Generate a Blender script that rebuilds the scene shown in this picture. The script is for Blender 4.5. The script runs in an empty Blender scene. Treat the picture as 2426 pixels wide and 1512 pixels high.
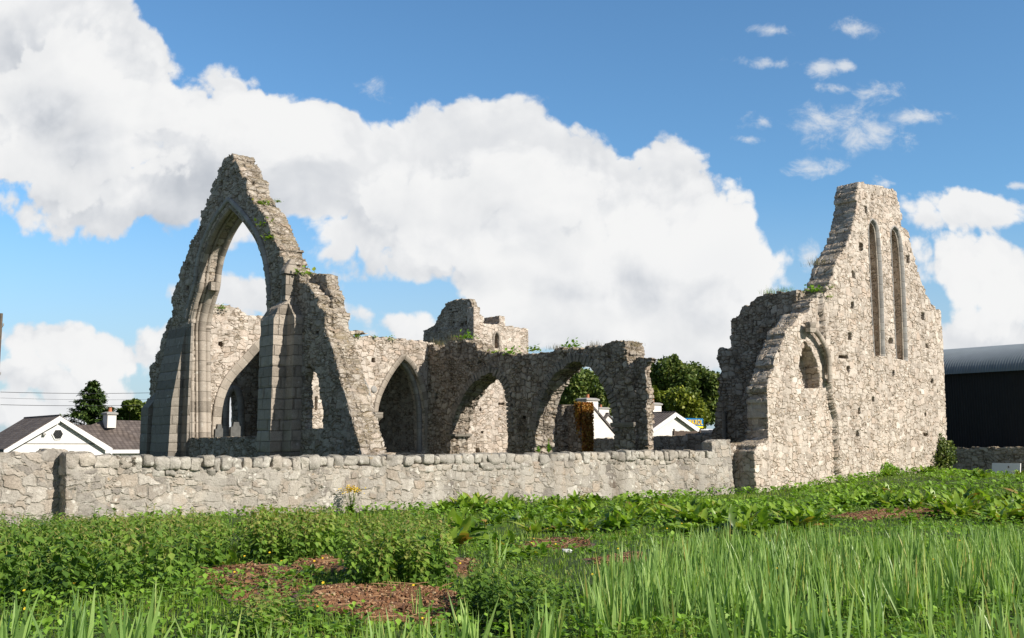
import bpy, bmesh, math, random
import numpy as np
from mathutils import Vector, Matrix, noise as mnoise

rng = np.random.default_rng(7)
random.seed(7)
SC = bpy.context.scene
COL = SC.collection
R = math.radians

# ------------------------------------------------------------------ camera
CAMZ = 1.85
FPX = 2426.0
PITCH = math.atan((1061 - 756) / FPX)
cam_d = bpy.data.cameras.new('camera')
cam_d.sensor_width = 36.0
cam_d.lens = 36.0
cam_d.clip_end = 6000
cam = bpy.data.objects.new('camera', cam_d)
COL.objects.link(cam)
cam.location = (0, 0, CAMZ)
cam.rotation_euler = (math.pi / 2 + PITCH, 0, 0)
SC.camera = cam


def ray(px, py):
    x = px - 1213.0
    y = -(py - 756.0)
    c, s = math.cos(PITCH), math.sin(PITCH)
    return np.array([x, FPX * c - y * s, FPX * s + y * c])


# building grid: D runs along the lit walls, P runs back from them
PHI = math.atan(1.1533 * math.cos(PITCH))
DV = np.array([math.sin(PHI), math.cos(PHI)])
PV = np.array([-math.cos(PHI), math.sin(PHI)])
ANG = math.atan2(DV[1], DV[0])


def uv2xy(u, v):
    return u * DV + v * PV


class Frame:
    """vertical plane: s along it, t behind it, z up"""

    def __init__(self, o, ang):
        self.o = np.array(o, float)
        self.ang = ang
        self.S = np.array([math.cos(ang), math.sin(ang)])
        self.T = np.array([-math.sin(ang), math.cos(ang)])

    def px(self, px, py, t=0.0):
        d = ray(px, py)
        k = (self.o + self.T * t) @ self.T / (d[:2] @ self.T)
        q = d[:2] * k - self.o
        return float(q @ self.S), float(CAMZ + d[2] * k)

    def xy(self, s, t):
        return self.o + self.S * s + self.T * t


def FV(v):
    return Frame(v * PV, ANG)


def FU(u):
    return Frame(u * DV, ANG - math.pi / 2)


def smooth(a, b, x):
    t = np.clip((x - a) / (b - a), 0, 1)
    return t * t * (3 - 2 * t)


# cheap value noise for numpy arrays
_NT = np.random.default_rng(3).random((64, 64))


def vnoise(x, y):
    x = np.asarray(x, float); y = np.asarray(y, float)
    xi = np.floor(x).astype(int); yi = np.floor(y).astype(int)
    fx = x - xi; fy = y - yi
    fx = fx * fx * (3 - 2 * fx); fy = fy * fy * (3 - 2 * fy)
    g = lambda a, b: _NT[a % 64, b % 64]
    return (g(xi, yi) * (1 - fx) + g(xi + 1, yi) * fx) * (1 - fy) + (g(xi, yi + 1) * (1 - fx) + g(xi + 1, yi + 1) * fx) * fy


def terrain(x, y):
    x = np.asarray(x, float); y = np.asarray(y, float)
    z = 0.62 * smooth(9.0, 19.0, x - 0.12 * (y - 43)) * smooth(30, 46, y)
    z = z * (1 - 0.95 * smooth(48.5, 54.0, x * DV[0] + y * DV[1]))
    z = z + 0.16 * (vnoise(x * 0.45, y * 0.45) - 0.5) * smooth(60, 25, y) + 0.06 * (vnoise(x * 1.7 + 9, y * 1.7) - 0.5) * smooth(60, 25, y)
    z = z - 0.8 * smooth(-14, -22, x) * smooth(40, 60, y)
    return z


def ground_pt(px, py):
    d = ray(px, py)
    z = 0.0
    for _ in range(6):
        k = (z - CAMZ) / d[2]
        z = float(terrain(d[0] * k, d[1] * k))
    return np.array([d[0] * k, d[1] * k, z])


# ------------------------------------------------------------------ objects
def mesh_np(name, V, faces, mats=None, smooth_shade=True, mat_idx=None, attrs=None):
    """faces: list of int arrays (n,k)"""
    me = bpy.data.meshes.new(name)
    V = np.asarray(V, np.float32)
    me.vertices.add(len(V))
    me.vertices.foreach_set('co', V.ravel())
    fl = [np.asarray(f, np.int32) for f in faces if len(f)]
    tot = np.concatenate([np.full(len(f), f.shape[1], np.int32) for f in fl])
    loops = np.concatenate([f.ravel() for f in fl])
    me.loops.add(len(loops))
    me.loops.foreach_set('vertex_index', loops)
    me.polygons.add(len(tot))
    st = np.concatenate([[0], np.cumsum(tot)[:-1]]).astype(np.int32)
    me.polygons.foreach_set('loop_start', st)
    me.polygons.foreach_set('loop_total', tot)
    me.polygons.foreach_set('use_smooth', np.full(len(tot), smooth_shade, bool))
    if mat_idx is not None:
        me.polygons.foreach_set('material_index', np.asarray(mat_idx, np.int32))
    if attrs:
        for k, a in attrs.items():
            at = me.attributes.new(k, 'FLOAT', 'POINT')
            at.data.foreach_set('value', np.asarray(a, np.float32))
    me.update(calc_edges=True)
    me.validate(verbose=False)
    for m in (mats or []):
        me.materials.append(m)
    return me


def link(name, me, parent=None):
    o = bpy.data.objects.new(name, me)
    COL.objects.link(o)
    if parent is not None:
        o.parent = parent
    return o


def tag(o, label=None, cat=None, group=None, kind=None):
    if label: o['label'] = label
    if cat: o['category'] = cat
    if group: o['group'] = group
    if kind: o['kind'] = kind
    return o


def thing(name, label, cat, loc=(0, 0, 0), rz=0.0, group=None):
    o = bpy.data.objects.new(name, None)
    o.empty_display_size = 0.3
    COL.objects.link(o)
    o.location = loc
    o.rotation_euler = (0, 0, rz)
    return tag(o, label, cat, group)


class Wall:
    """a thing standing in a Frame; children use (s - s0, t, z - zb) coordinates"""

    def __init__(self, name, label, cat, fr, s0, zb=0.0, group=None):
        self.fr = fr; self.s0 = s0; self.zb = zb
        xy = fr.xy(s0, 0)
        self.root = thing(name, label, cat, (xy[0], xy[1], zb), fr.ang, group)

    def loc(self, V):
        V = np.array(V, float)
        V[:, 0] -= self.s0
        V[:, 2] -= self.zb
        return V


def pip(P, poly):
    x, y = P[:, 0], P[:, 1]
    ins = np.zeros(len(P), bool)
    q = np.asarray(poly)
    n = len(q)
    for i in range(n):
        x0, y0 = q[i]; x1, y1 = q[(i + 1) % n]
        if y0 == y1: continue
        c = (y0 > y) != (y1 > y)
        ins ^= c & (x < (x1 - x0) * (y - y0) / (y1 - y0) + x0)
    return ins


def jag(pts, amp=0.07, step=0.28, seed=0, closed=False):
    """ragged rubble outline: resample a polyline and knock stones in and out of it"""
    rr = random.Random(seed)
    out = [tuple(pts[0])]
    seq = list(pts) + ([pts[0]] if closed else [])
    for a, b in zip(seq[:-1], seq[1:]):
        a = np.array(a); b = np.array(b)
        L = np.linalg.norm(b - a)
        n = max(1, int(round(L / step)))
        d = (b - a) / max(L, 1e-6); nn = np.array([-d[1], d[0]])
        cuts = sorted([0.0] + [min(0.97, max(0.03, (i + rr.uniform(-.3, .3)) / n)) for i in range(1, n)] + [1.0])
        for i in range(len(cuts) - 1):
            o = rr.uniform(-amp, amp)
            p0 = a + d * L * (cuts[i] + 0.04 * (cuts[i + 1] - cuts[i])) + nn * o
            p1 = a + d * L * (cuts[i + 1] - 0.04 * (cuts[i + 1] - cuts[i])) + nn * (o + rr.uniform(-amp, amp) * 0.35)
            out += [tuple(p0), tuple(p1)]
        out.append(tuple(b)) if n == 1 else None
    if closed: out = out[:-1]
    return out


def slab(outer, holes, T, r, t0=0.0, offs=None, rT=None):
    """solid wall slab from an outline with openings: dense quads so the stone displacement has vertices to move"""
    P = np.array(outer)
    lo = P.min(0) - r; hi = P.max(0) + r
    ns = int((hi[0] - lo[0]) / r) + 2; nz = int((hi[1] - lo[1]) / r) + 2
    gs = lo[0] + np.arange(ns + 1) * r; gz = lo[1] + np.arange(nz + 1) * r
    cs = gs[:-1] + r / 2; cz = gz[:-1] + r / 2
    C = np.stack(np.meshgrid(cs, cz, indexing='ij'), -1).reshape(-1, 2)
    m = pip(C, outer)
    for h in holes: m &= ~pip(C, h)
    m = m.reshape(ns, nz)
    mp = np.zeros((ns + 2, nz + 2), bool); mp[1:-1, 1:-1] = m
    cnt = mp[:-1, :-1].astype(int) + mp[1:, :-1] + mp[:-1, 1:] + mp[1:, 1:]
    used = cnt > 0
    bd = used & (cnt < 4)
    G = np.stack(np.meshgrid(gs, gz, indexing='ij'), -1)
    # snap border vertices to the true outline
    B = G[bd]
    best = np.full(len(B), 1e9); bp = B.copy()
    for poly in [outer] + list(holes):
        q = np.asarray(poly)
        for i in range(len(q)):
            a = q[i]; b = q[(i + 1) % len(q)]
            ab = b - a; L2 = max(ab @ ab, 1e-9)
            k = np.clip(((B - a) @ ab) / L2, 0, 1)
            pr = a + k[:, None] * ab
            dd = ((pr - B) ** 2).sum(1)
            w = dd < best
            best[w] = dd[w]; bp[w] = pr[w]
    ok = best < (1.0 * r) ** 2
    B[ok] = bp[ok]
    G = G.copy(); G[bd] = B
    idx = -np.ones(used.shape, int)
    idx[used] = np.arange(used.sum())
    n0 = int(used.sum())
    F2 = G[used]
    fo = offs(F2[:, 0], F2[:, 1]) if offs else np.zeros(n0)
    front = np.stack([F2[:, 0], t0 + fo, F2[:, 1]], 1)
    back = np.stack([F2[:, 0], np.full(n0, t0 + T), F2[:, 1]], 1)
    I, J = np.nonzero(m)
    a = idx[I, J]; b = idx[I + 1, J]; c = idx[I + 1, J + 1]; d = idx[I, J + 1]
    quads = [np.stack([a, b, c, d], 1), np.stack([a, d, c, b], 1) + n0]
    # rims
    nT = max(1, int(round(T / (rT or 0.09))))
    bidx = idx[bd]
    lay = -np.ones((nT + 1, n0), int)
    lay[0, bidx] = bidx; lay[nT, bidx] = bidx + n0
    V = [front, back]
    base = 2 * n0
    for k in range(1, nT):
        f = k / nT
        V.append(front[bidx] * (1 - f) + back[bidx] * f)
        lay[k, bidx] = base + np.arange(len(bidx))
        base += len(bidx)

    def rim(sel, p, q):
        i, j = np.nonzero(sel)
        if not len(i): return
        A = idx[i + p[0], j + p[1]]; Bq = idx[i + q[0], j + q[1]]
        for k in range(nT):
            quads.append(np.stack([lay[k][A], lay[k + 1][A], lay[k + 1][Bq], lay[k][Bq]], 1))
    mm = mp[1:-1, 1:-1]
    rim(mm & ~mp[1:-1, :-2], (0, 0), (1, 0))
    rim(mm & ~mp[1:-1, 2:], (1, 1), (0, 1))
    rim(mm & ~mp[:-2, 1:-1], (0, 1), (0, 0))
    rim(mm & ~mp[2:, 1:-1], (1, 0), (1, 1))
    return np.concatenate(V), [np.concatenate(quads)]


def rects_poly(rects, seed=1):
    """square sockets left in the masonry, as slightly crooked outlines"""
    rr = random.Random(seed); o = []
    for s0, s1, z0, z1, _ in rects:
        j = lambda: rr.uniform(-.03, .03)
        o.append([(s0 + j(), z0 + j()), (s1 + j(), z0 + j()), (s1 + j(), z1 + j()), (s0 + j(), z1 + j())])
    return o


def wall_part(W, name, outer, holes, T, r, mat, t0=0.0, offs=None, parent=None, label=None, pits=None, dp=.45):
    if pits:
        P = rects_poly(pits)
        V, F = merge([slab(outer, list(holes) + P, dp, r, t0, offs), slab(outer, holes, T - dp + .02, r, t0 + dp - .02, None)])
    else:
        V, F = slab(outer, holes, T, r, t0, offs)
    o = link(name, mesh_np(name, W.loc(V), F, [mat]), parent or W.root)
    if label: o['label'] = label
    return o


def merge(parts):
    Vs, Fs, n = [], [], 0
    for V, F in parts:
        Vs.append(np.asarray(V, float)); Fs += [np.asarray(f) + n for f in F]; n += len(V)
    by = {}
    for f in Fs: by.setdefault(f.shape[1], []).append(f)
    return np.concatenate(Vs), [np.concatenate(f) for f in by.values()]


def loft(sections, r=0.08):
    """sections: (z, s0, s1, t0, t1) from the bottom up; skin with dense quads, capped on top"""
    rings = []
    for k, (a, b) in enumerate(zip(sections[:-1], sections[1:])):
        a = np.array(a, float); b = np.array(b, float)
        n = max(1, int(max(abs(b - a)) / r))
        for i in range(n): rings.append(a + (b - a) * i / n)
    rings.append(np.array(sections[-1], float))
    mx = np.max(np.array(sections), 0)
    A = np.array(sections)
    na = max(2, int(np.max(A[:, 2] - A[:, 1]) / r)); nb = max(2, int(np.max(A[:, 4] - A[:, 3]) / r))
    V = []
    for z, s0, s1, t0, t1 in rings:
        ring = [(s0 + (s1 - s0) * i / na, t0) for i in range(na)] + [(s1, t0 + (t1 - t0) * i / nb) for i in range(nb)] + \
               [(s1 + (s0 - s1) * i / na, t1) for i in range(na)] + [(s0, t1 + (t0 - t1) * i / nb) for i in range(nb)]
        V += [(s, t, z) for s, t in ring]
    m = 2 * (na + nb)
    V = np.array(V)
    k = len(rings)
    i, j = np.meshgrid(np.arange(k - 1), np.arange(m), indexing='ij')
    i = i.ravel(); j = j.ravel(); j2 = (j + 1) % m
    F = [np.stack([i * m + j, i * m + j2, (i + 1) * m + j2, (i + 1) * m + j], 1)]
    # cap
    z, s0, s1, t0, t1 = rings[-1]
    n0 = len(V)
    cap = np.array([(s0 + (s1 - s0) * a / na, t0 + (t1 - t0) * b / nb, z) for b in range(nb + 1) for a in range(na + 1)])
    V = np.concatenate([V, cap])
    b, a = np.meshgrid(np.arange(nb), np.arange(na), indexing='ij')
    a = a.ravel(); b = b.ravel(); w = na + 1
    F.append(np.stack([n0 + b * w + a, n0 + b * w + a + 1, n0 + (b + 1) * w + a + 1, n0 + (b + 1) * w + a], 1))
    return V, [np.concatenate(F)]


def resample(path, step):
    P = np.array(path, float)
    L = np.concatenate([[0], np.cumsum(np.linalg.norm(np.diff(P, axis=0), axis=1))])
    n = max(2, int(L[-1] / step))
    q = np.linspace(0, L[-1], n + 1)
    return np.stack([np.interp(q, L, P[:, k]) for k in range(P.shape[1])], 1), q


def smooth_path(path, it=2):
    P = np.array(path, float)
    for _ in range(it):
        Q = [P[0]]
        for a, b in zip(P[:-1], P[1:]):
            Q += [a * .75 + b * .25, a * .25 + b * .75]
        Q.append(P[-1]); P = np.array(Q)
    return P


def arch_smooth(left, right, it=2):
    """left: bottom..apex, right: apex..bottom - keeps the point sharp"""
    a = smooth_path(left, it); b = smooth_path(right, it)
    return np.concatenate([a, b[1:]])


def sweep(path, prof, step=0.07, out=1.0):
    """path in (s,z); prof closed polygon of (a,b): a outwards in the wall plane (left of travel * out), b depth t"""
    P, L = resample(path, step)
    tg = np.gradient(P, axis=0); tg /= np.linalg.norm(tg, axis=1)[:, None] + 1e-9
    nn = np.stack([-tg[:, 1], tg[:, 0]], 1) * out
    pr = np.array(prof)
    m = len(pr); n = len(P)
    V = np.zeros((n, m, 3))
    V[:, :, 0] = P[:, None, 0] + nn[:, None, 0] * pr[None, :, 0]
    V[:, :, 2] = P[:, None, 1] + nn[:, None, 1] * pr[None, :, 0]
    V[:, :, 1] = pr[None, :, 1]
    i, j = np.meshgrid(np.arange(n - 1), np.arange(m), indexing='ij')
    i = i.ravel(); j = j.ravel(); j2 = (j + 1) % m
    F = np.stack([i * m + j, i * m + j2, (i + 1) * m + j2, (i + 1) * m + j], 1)
    e = np.arange(m)
    return V.reshape(-1, 3), [F], np.repeat(L, m), [e[None, :], (n - 1) * m + e[None, ::-1]]


def sweep_part(W, name, path, prof, mat, parent=None, step=0.07, out=1.0, label=None):
    V, F, L, caps = sweep(path, prof, step, out)
    me = mesh_np(name, W.loc(V), F + caps, [mat], attrs={'along': L})
    o = link(name, me, parent or W.root)
    if label: o['label'] = label
    return o


def circ(a, b, r, n=10, sq=1.0):
    return [(a + r * math.cos(2 * math.pi * i / n), b + r * sq * math.sin(2 * math.pi * i / n)) for i in range(n)]


def boxV(x0, x1, y0, y1, z0, z1):
    V = [(x0, y0, z0), (x1, y0, z0), (x1, y1, z0), (x0, y1, z0), (x0, y0, z1), (x1, y0, z1), (x1, y1, z1), (x0, y1, z1)]
    F = [(0, 3, 2, 1), (4, 5, 6, 7), (0, 1, 5, 4), (1, 2, 6, 5), (2, 3, 7, 6), (3, 0, 4, 7)]
    return np.array(V, float), [np.array(F)]


def tube(pts, rad, n=6):
    P = np.array(pts, float)
    rad = np.broadcast_to(np.asarray(rad, float), (len(P),))
    tg = np.gradient(P, axis=0); tg /= np.linalg.norm(tg, axis=1)[:, None] + 1e-9
    up = np.where(np.abs(tg[:, 2:3]) > .9, np.array([[1., 0, 0]]), np.array([[0, 0, 1.]]))
    a = np.cross(tg, up); a /= np.linalg.norm(a, axis=1)[:, None] + 1e-9
    b = np.cross(tg, a)
    th = np.arange(n) * 2 * math.pi / n
    V = P[:, None] + rad[:, None, None] * (a[:, None] * np.cos(th)[None, :, None] + b[:, None] * np.sin(th)[None, :, None])
    m = len(P)
    i, j = np.meshgrid(np.arange(m - 1), np.arange(n), indexing='ij'); i = i.ravel(); j = j.ravel(); j2 = (j + 1) % n
    F = np.stack([i * n + j, (i + 1) * n + j, (i + 1) * n + j2, i * n + j2], 1)
    return V.reshape(-1, 3), [F]


def part(name, VF, mat, parent, sm=False, label=None):
    o = link(name, mesh_np(name, VF[0], VF[1], [mat] if not isinstance(mat, list) else mat, sm), parent)
    if label: o['label'] = label
    return o
# ------------------------------------------------------------------ materials
class NT:
    dim = '3D'

    def __init__(self, tree):
        self.t = tree; self.n = tree.nodes; self.l = tree.links

    def new(self, typ, **kw):
        nd = self.n.new(typ)
        for k, v in kw.items(): setattr(nd, k, v)
        return nd

    def put(self, sock, val):
        if val is None: return
        if isinstance(val, bpy.types.NodeSocket): self.l.new(val, sock)
        else: sock.default_value = val

    def math(self, op, a, b=None, c=None, clamp=False):
        nd = self.new('ShaderNodeMath', operation=op, use_clamp=clamp)
        self.put(nd.inputs[0], a); self.put(nd.inputs[1], b)
        if c is not None: self.put(nd.inputs[2], c)
        return nd.outputs[0]

    def vmath(self, op, a, b=None, scale=None):
        nd = self.new('ShaderNodeVectorMath', operation=op)
        self.put(nd.inputs[0], a); self.put(nd.inputs[1], b)
        if scale is not None: self.put(nd.inputs['Scale'], scale)
        return nd.outputs['Value'] if op in ('LENGTH', 'DOT_PRODUCT', 'DISTANCE') else nd.outputs[0]

    def ramp(self, x, a, b, lo=0.0, hi=1.0, typ='SMOOTHSTEP'):
        nd = self.new('ShaderNodeMapRange', interpolation_type=typ)
        self.put(nd.inputs['Value'], x)
        nd.inputs['From Min'].default_value = a; nd.inputs['From Max'].default_value = b
        nd.inputs['To Min'].default_value = lo; nd.inputs['To Max'].default_value = hi
        return nd.outputs[0]

    def noise(self, vec, scale, detail=3.0, rough=0.55, dist=0.0, color=False):
        nd = self.new('ShaderNodeTexNoise', noise_dimensions=self.dim)
        self.put(nd.inputs['Vector'], vec)
        nd.inputs['Scale'].default_value = scale; nd.inputs['Detail'].default_value = detail
        nd.inputs['Roughness'].default_value = rough; nd.inputs['Distortion'].default_value = dist
        return nd.outputs['Color' if color else 'Fac']

    def voro(self, vec, scale=1.0, feature='F1', rand=0.9, out='Distance'):
        nd = self.new('ShaderNodeTexVoronoi', feature=feature, voronoi_dimensions=self.dim)
        self.put(nd.inputs['Vector'], vec)
        nd.inputs['Scale'].default_value = scale; nd.inputs['Randomness'].default_value = rand
        return nd.outputs[out]

    def mix(self, f, a, b, typ='MIX'):
        nd = self.new('ShaderNodeMix', data_type='RGBA', blend_type=typ)
        self.put(nd.inputs[0], f)
        self.put(nd.inputs[6], (*a, 1) if isinstance(a, tuple) and len(a) == 3 else a)
        self.put(nd.inputs[7], (*b, 1) if isinstance(b, tuple) and len(b) == 3 else b)
        return nd.outputs[2]

    def mixf(self, f, a, b):
        nd = self.new('ShaderNodeMix', data_type='FLOAT')
        self.put(nd.inputs[0], f); self.put(nd.inputs[2], a); self.put(nd.inputs[3], b)
        return nd.outputs[0]

    def cramp(self, x, stops):
        nd = self.new('ShaderNodeValToRGB')
        self.put(nd.inputs[0], x)
        e = nd.color_ramp.elements
        while len(e) < len(stops): e.new(0.5)
        for el, (p, c) in zip(e, stops):
            el.position = p; el.color = (*c, 1)
        return nd.outputs[0]

    def coord(self, which='Object'):
        return self.new('ShaderNodeTexCoord').outputs[which]

    def sep(self, v):
        return self.new('ShaderNodeSeparateXYZ').outputs if False else self._sep(v)

    def _sep(self, v):
        nd = self.new('ShaderNodeSeparateXYZ'); self.put(nd.inputs[0], v)
        return nd.outputs

    def comb(self, x, y, z):
        nd = self.new('ShaderNodeCombineXYZ')
        for s, v in zip(nd.inputs, (x, y, z)): self.put(s, v)
        return nd.outputs[0]


def new_mat(name):
    m = bpy.data.materials.new(name)
    m.use_nodes = True
    m.node_tree.nodes.clear()
    t = NT(m.node_tree)
    out = t.new('ShaderNodeOutputMaterial')
    b = t.new('ShaderNodeBsdfPrincipled')
    t.l.new(b.outputs[0], out.inputs[0])
    b.inputs['Specular IOR Level'].default_value = 0.3
    return m, t, b, out


def mat_rubble(name, w=0.34, h=0.23, depth=0.05, tint=(1.07, 1.035, 1.025), stops=None, mortar=(0.30, 0.275, 0.235), gap=0.10,
               lichen=0.35, stain=0.5, moss=0.5, small=0.5, smear=0.0, rand=0.82, tone_attr=False, warm=0.3, pale_from=None, flush_lo=0.3, moss_c=((0.11, 0.095, 0.035), (0.17, 0.125, 0.06))):
    m, t, b, out = new_mat(name)
    co = t.coord()
    wob = t.vmath('SCALE', t.vmath('SUBTRACT', t.noise(co, 2.2, 2, color=True), (0.5, 0.5, 0.5)), scale=0.22)
    co2 = t.vmath('ADD', co, wob)
    wob2 = t.vmath('SCALE', t.vmath('SUBTRACT', t.noise(co, 0.35, 1, color=True), (0.5, 0.5, 0.5)), scale=0.5)
    co2 = t.vmath('ADD', co2, wob2)
    v1 = t.vmath('MULTIPLY', co2, (1 / w, 0.9 / w, 1 / h))
    v2 = t.vmath('MULTIPLY', co2, (1.75 / w, 1.6 / w, 1.9 / h))
    def cells(v, rnd_):
        o = []
        for f in ('F1', 'F2'):
            nd = t.new('ShaderNodeTexVoronoi', feature=f, distance='CHEBYCHEV')
            t.put(nd.inputs['Vector'], v); nd.inputs['Scale'].default_value = 1.0; nd.inputs['Randomness'].default_value = rnd_
            o.append(nd)
        return t.math('MULTIPLY', t.math('SUBTRACT', o[1].outputs['Distance'], o[0].outputs['Distance']), 0.55), o[0].outputs['Color']
    e1, c1 = cells(v1, rand); e2, c2 = cells(v2, 0.85)
    sel = t.ramp(t.voro(t.vmath('MULTIPLY', co2, (0.8 / w, 0.8 / w, 0.7 / h)), 1, 'F1', 1.0, 'Color'), 1 - small - 0.02, 1 - small + 0.02)
    e = t.mixf(sel, e1, t.math('MULTIPLY', e2, 0.62))
    cc = t.mix(sel, c1, c2)
    cs = t.new('ShaderNodeSeparateColor'); t.put(cs.inputs[0], cc)
    rnd, rnd2 = cs.outputs[0], cs.outputs[1]
    if tone_attr: rnd = t.new('ShaderNodeAttribute', attribute_name='tone').outputs['Fac']
    fine = t.noise(co, 26, 5, 0.65)
    mid = t.noise(co, 6.5, 4, 0.6)
    edge_n = t.math('ADD', e, t.math('MULTIPLY', t.math('SUBTRACT', mid, 0.5), 0.10))
    prof = t.ramp(edge_n, 0.0, gap * 1.5)
    flush = t.ramp(t.math('ADD', t.noise(co, 1.9, 3, 0.6), t.math('MULTIPLY', t.math('SUBTRACT', rnd2, 0.5), 0.25)), 0.34, 0.62, flush_lo, 1.0)
    prof = t.math('SUBTRACT', 1.0, t.math('MULTIPLY', t.math('SUBTRACT', 1.0, prof), flush))
    if smear > 0:      # mortar dragged over the stones here and there
        sm = t.ramp(t.noise(co, 1.3, 4, 0.6), 0.62 - smear * 0.4, 0.74 - smear * 0.4)
        joint = t.math('SUBTRACT', 1.0, t.math('MULTIPLY', t.math('SUBTRACT', 1.0, prof), t.math('SUBTRACT', 1.0, t.math('MULTIPLY', sm, 0.75))))
    else:
        sm = None; joint = prof
    # colour
    stops = stops or [(0.0, (0.27, 0.245, 0.21)), (0.3, (0.38, 0.35, 0.305)), (0.6, (0.46, 0.43, 0.375)), (0.85, (0.41, 0.36, 0.30)), (1.0, (0.55, 0.52, 0.47))]
    stone = t.cramp(rnd, stops)
    stone = t.mix(t.math('MULTIPLY', t.ramp(rnd2, 0.72, 0.9), warm), stone, (0.42, 0.31, 0.22))
    stone = t.mix(1.0, stone, t.cramp(fine, [(0.25, (0.62, 0.61, 0.60)), (0.5, (0.98, 0.98, 0.98)), (0.8, (1.3, 1.3, 1.28))]), 'MULTIPLY')
    stone = t.mix(t.math('MULTIPLY', t.ramp(t.noise(co, 0.9, 4, 0.6), 0.5, 0.72), stain), stone, t.mix(1.0, stone, (0.50, 0.48, 0.46), 'MULTIPLY'))
    if lichen > 0:
        sp = t.voro(t.vmath('ADD', co, t.vmath('SCALE', t.noise(co, 9, 2, color=True), scale=0.12)), 5.5, 'F1', 1.0)
        pat = t.ramp(t.noise(co, 1.1, 3, 0.6), 0.46, 0.62)
        spot = t.math('MULTIPLY', t.ramp(sp, 0.34, 0.24), pat)
        big = t.ramp(t.noise(co, 3.3, 5, 0.62, 0.4), 0.60, 0.68)
        stone = t.mix(t.math('MULTIPLY', t.math('MAXIMUM', spot, t.math('MULTIPLY', big, 0.7)), lichen), stone, (0.68, 0.66, 0.60))
        org = t.math('MULTIPLY', t.ramp(t.noise(t.vmath('ADD', co, (7, 3, 1)), 4.5, 3, 0.5), 0.69, 0.73), 0.55)
        stone = t.mix(org, stone, (0.36, 0.25, 0.11))
    deep = t.ramp(edge_n, 0.0, gap * 0.7)
    mcol = t.mix(deep, t.mix(1.0, mortar, (0.5, 0.46, 0.42), 'MULTIPLY') if smear == 0 else mortar, mortar)
    mcol = t.mix(1.0, mcol, t.cramp(mid, [(0.3, (0.75, 0.75, 0.75)), (0.7, (1.2, 1.2, 1.2))]), 'MULTIPLY')
    if pale_from is not None:   # repointed stretch with pale lime mortar
        x = t._sep(co)[0]
        pf = t.ramp(t.math('ADD', x, t.math('MULTIPLY', t.math('SUBTRACT', t.noise(co, 1.6, 3), 0.5), 3.0)), pale_from, pale_from + 0.3)
        mcol = t.mix(pf, mcol, (0.66, 0.63, 0.57))
        stone = t.mix(t.math('MULTIPLY', pf, 0.25), stone, (0.55, 0.52, 0.47))
    col = t.mix(joint, mcol, stone)
    if sm is not None:
        col = t.mix(t.math('MULTIPLY', sm, 0.62), col, t.mix(fine, t.mix(1.0, mortar, (0.8, 0.79, 0.78), 'MULTIPLY'), (0.47, 0.45, 0.41)))
    if moss > 0:
        geo = t.new('ShaderNodeNewGeometry')
        nz = t._sep(geo.outputs['Normal'])[2]
        mm = t.ramp(t.math('ADD', nz, t.math('MULTIPLY', t.math('SUBTRACT', t.noise(co, 2.6, 4, 0.6), 0.5), 1.5)), 0.52, 0.72)
        col = t.mix(t.math('MULTIPLY', mm, moss), col, t.mix(t.noise(co, 7, 3), moss_c[0], moss_c[1]))
        pm = t.math('MULTIPLY', t.ramp(t.noise(t.vmath('ADD', co, (3.1, 1.7, 9)), 1.7, 5, 0.65), 0.64, 0.72), 0.55 * moss)
        col = t.mix(pm, col, (0.17, 0.125, 0.065))
    # long damp streaks and paler washed stretches, metres across
    stk = t.noise(t.vmath('MULTIPLY', co, (1.1, 1.1, 0.22)), 1.0, 5, 0.65)
    col = t.mix(1.0, col, t.cramp(stk, [(0.30, (0.74, 0.72, 0.70)), (0.47, (0.98, 0.98, 0.98)), (0.72, (1.13, 1.13, 1.12))]), 'MULTIPLY')
    col = t.mix(1.0, col, tint, 'MULTIPLY')
    t.put(b.inputs['Base Color'], col)
    b.inputs['Roughness'].default_value = 0.93
    b.inputs['Specular IOR Level'].default_value = 0.15
    # height
    hgt = t.math('ADD', t.math('MULTIPLY', prof, t.math('ADD', 0.55, t.math('MULTIPLY', rnd2, 0.55))),
                 t.math('ADD', t.math('MULTIPLY', t.math('SUBTRACT', fine, 0.5), 0.30), t.math('MULTIPLY', t.math('SUBTRACT', mid, 0.5), 0.55)))
    if sm is not None:
        hgt = t.mixf(t.math('MULTIPLY', sm, 0.7), hgt, t.math('ADD', 0.8, t.math('MULTIPLY', fine, 0.25)))
    d = t.new('ShaderNodeDisplacement')
    t.put(d.inputs['Height'], hgt); d.inputs['Midlevel'].default_value = 0.8; d.inputs['Scale'].default_value = depth
    t.l.new(d.outputs[0], out.inputs['Displacement'])
    m.displacement_method = 'BOTH'
    return m


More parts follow.
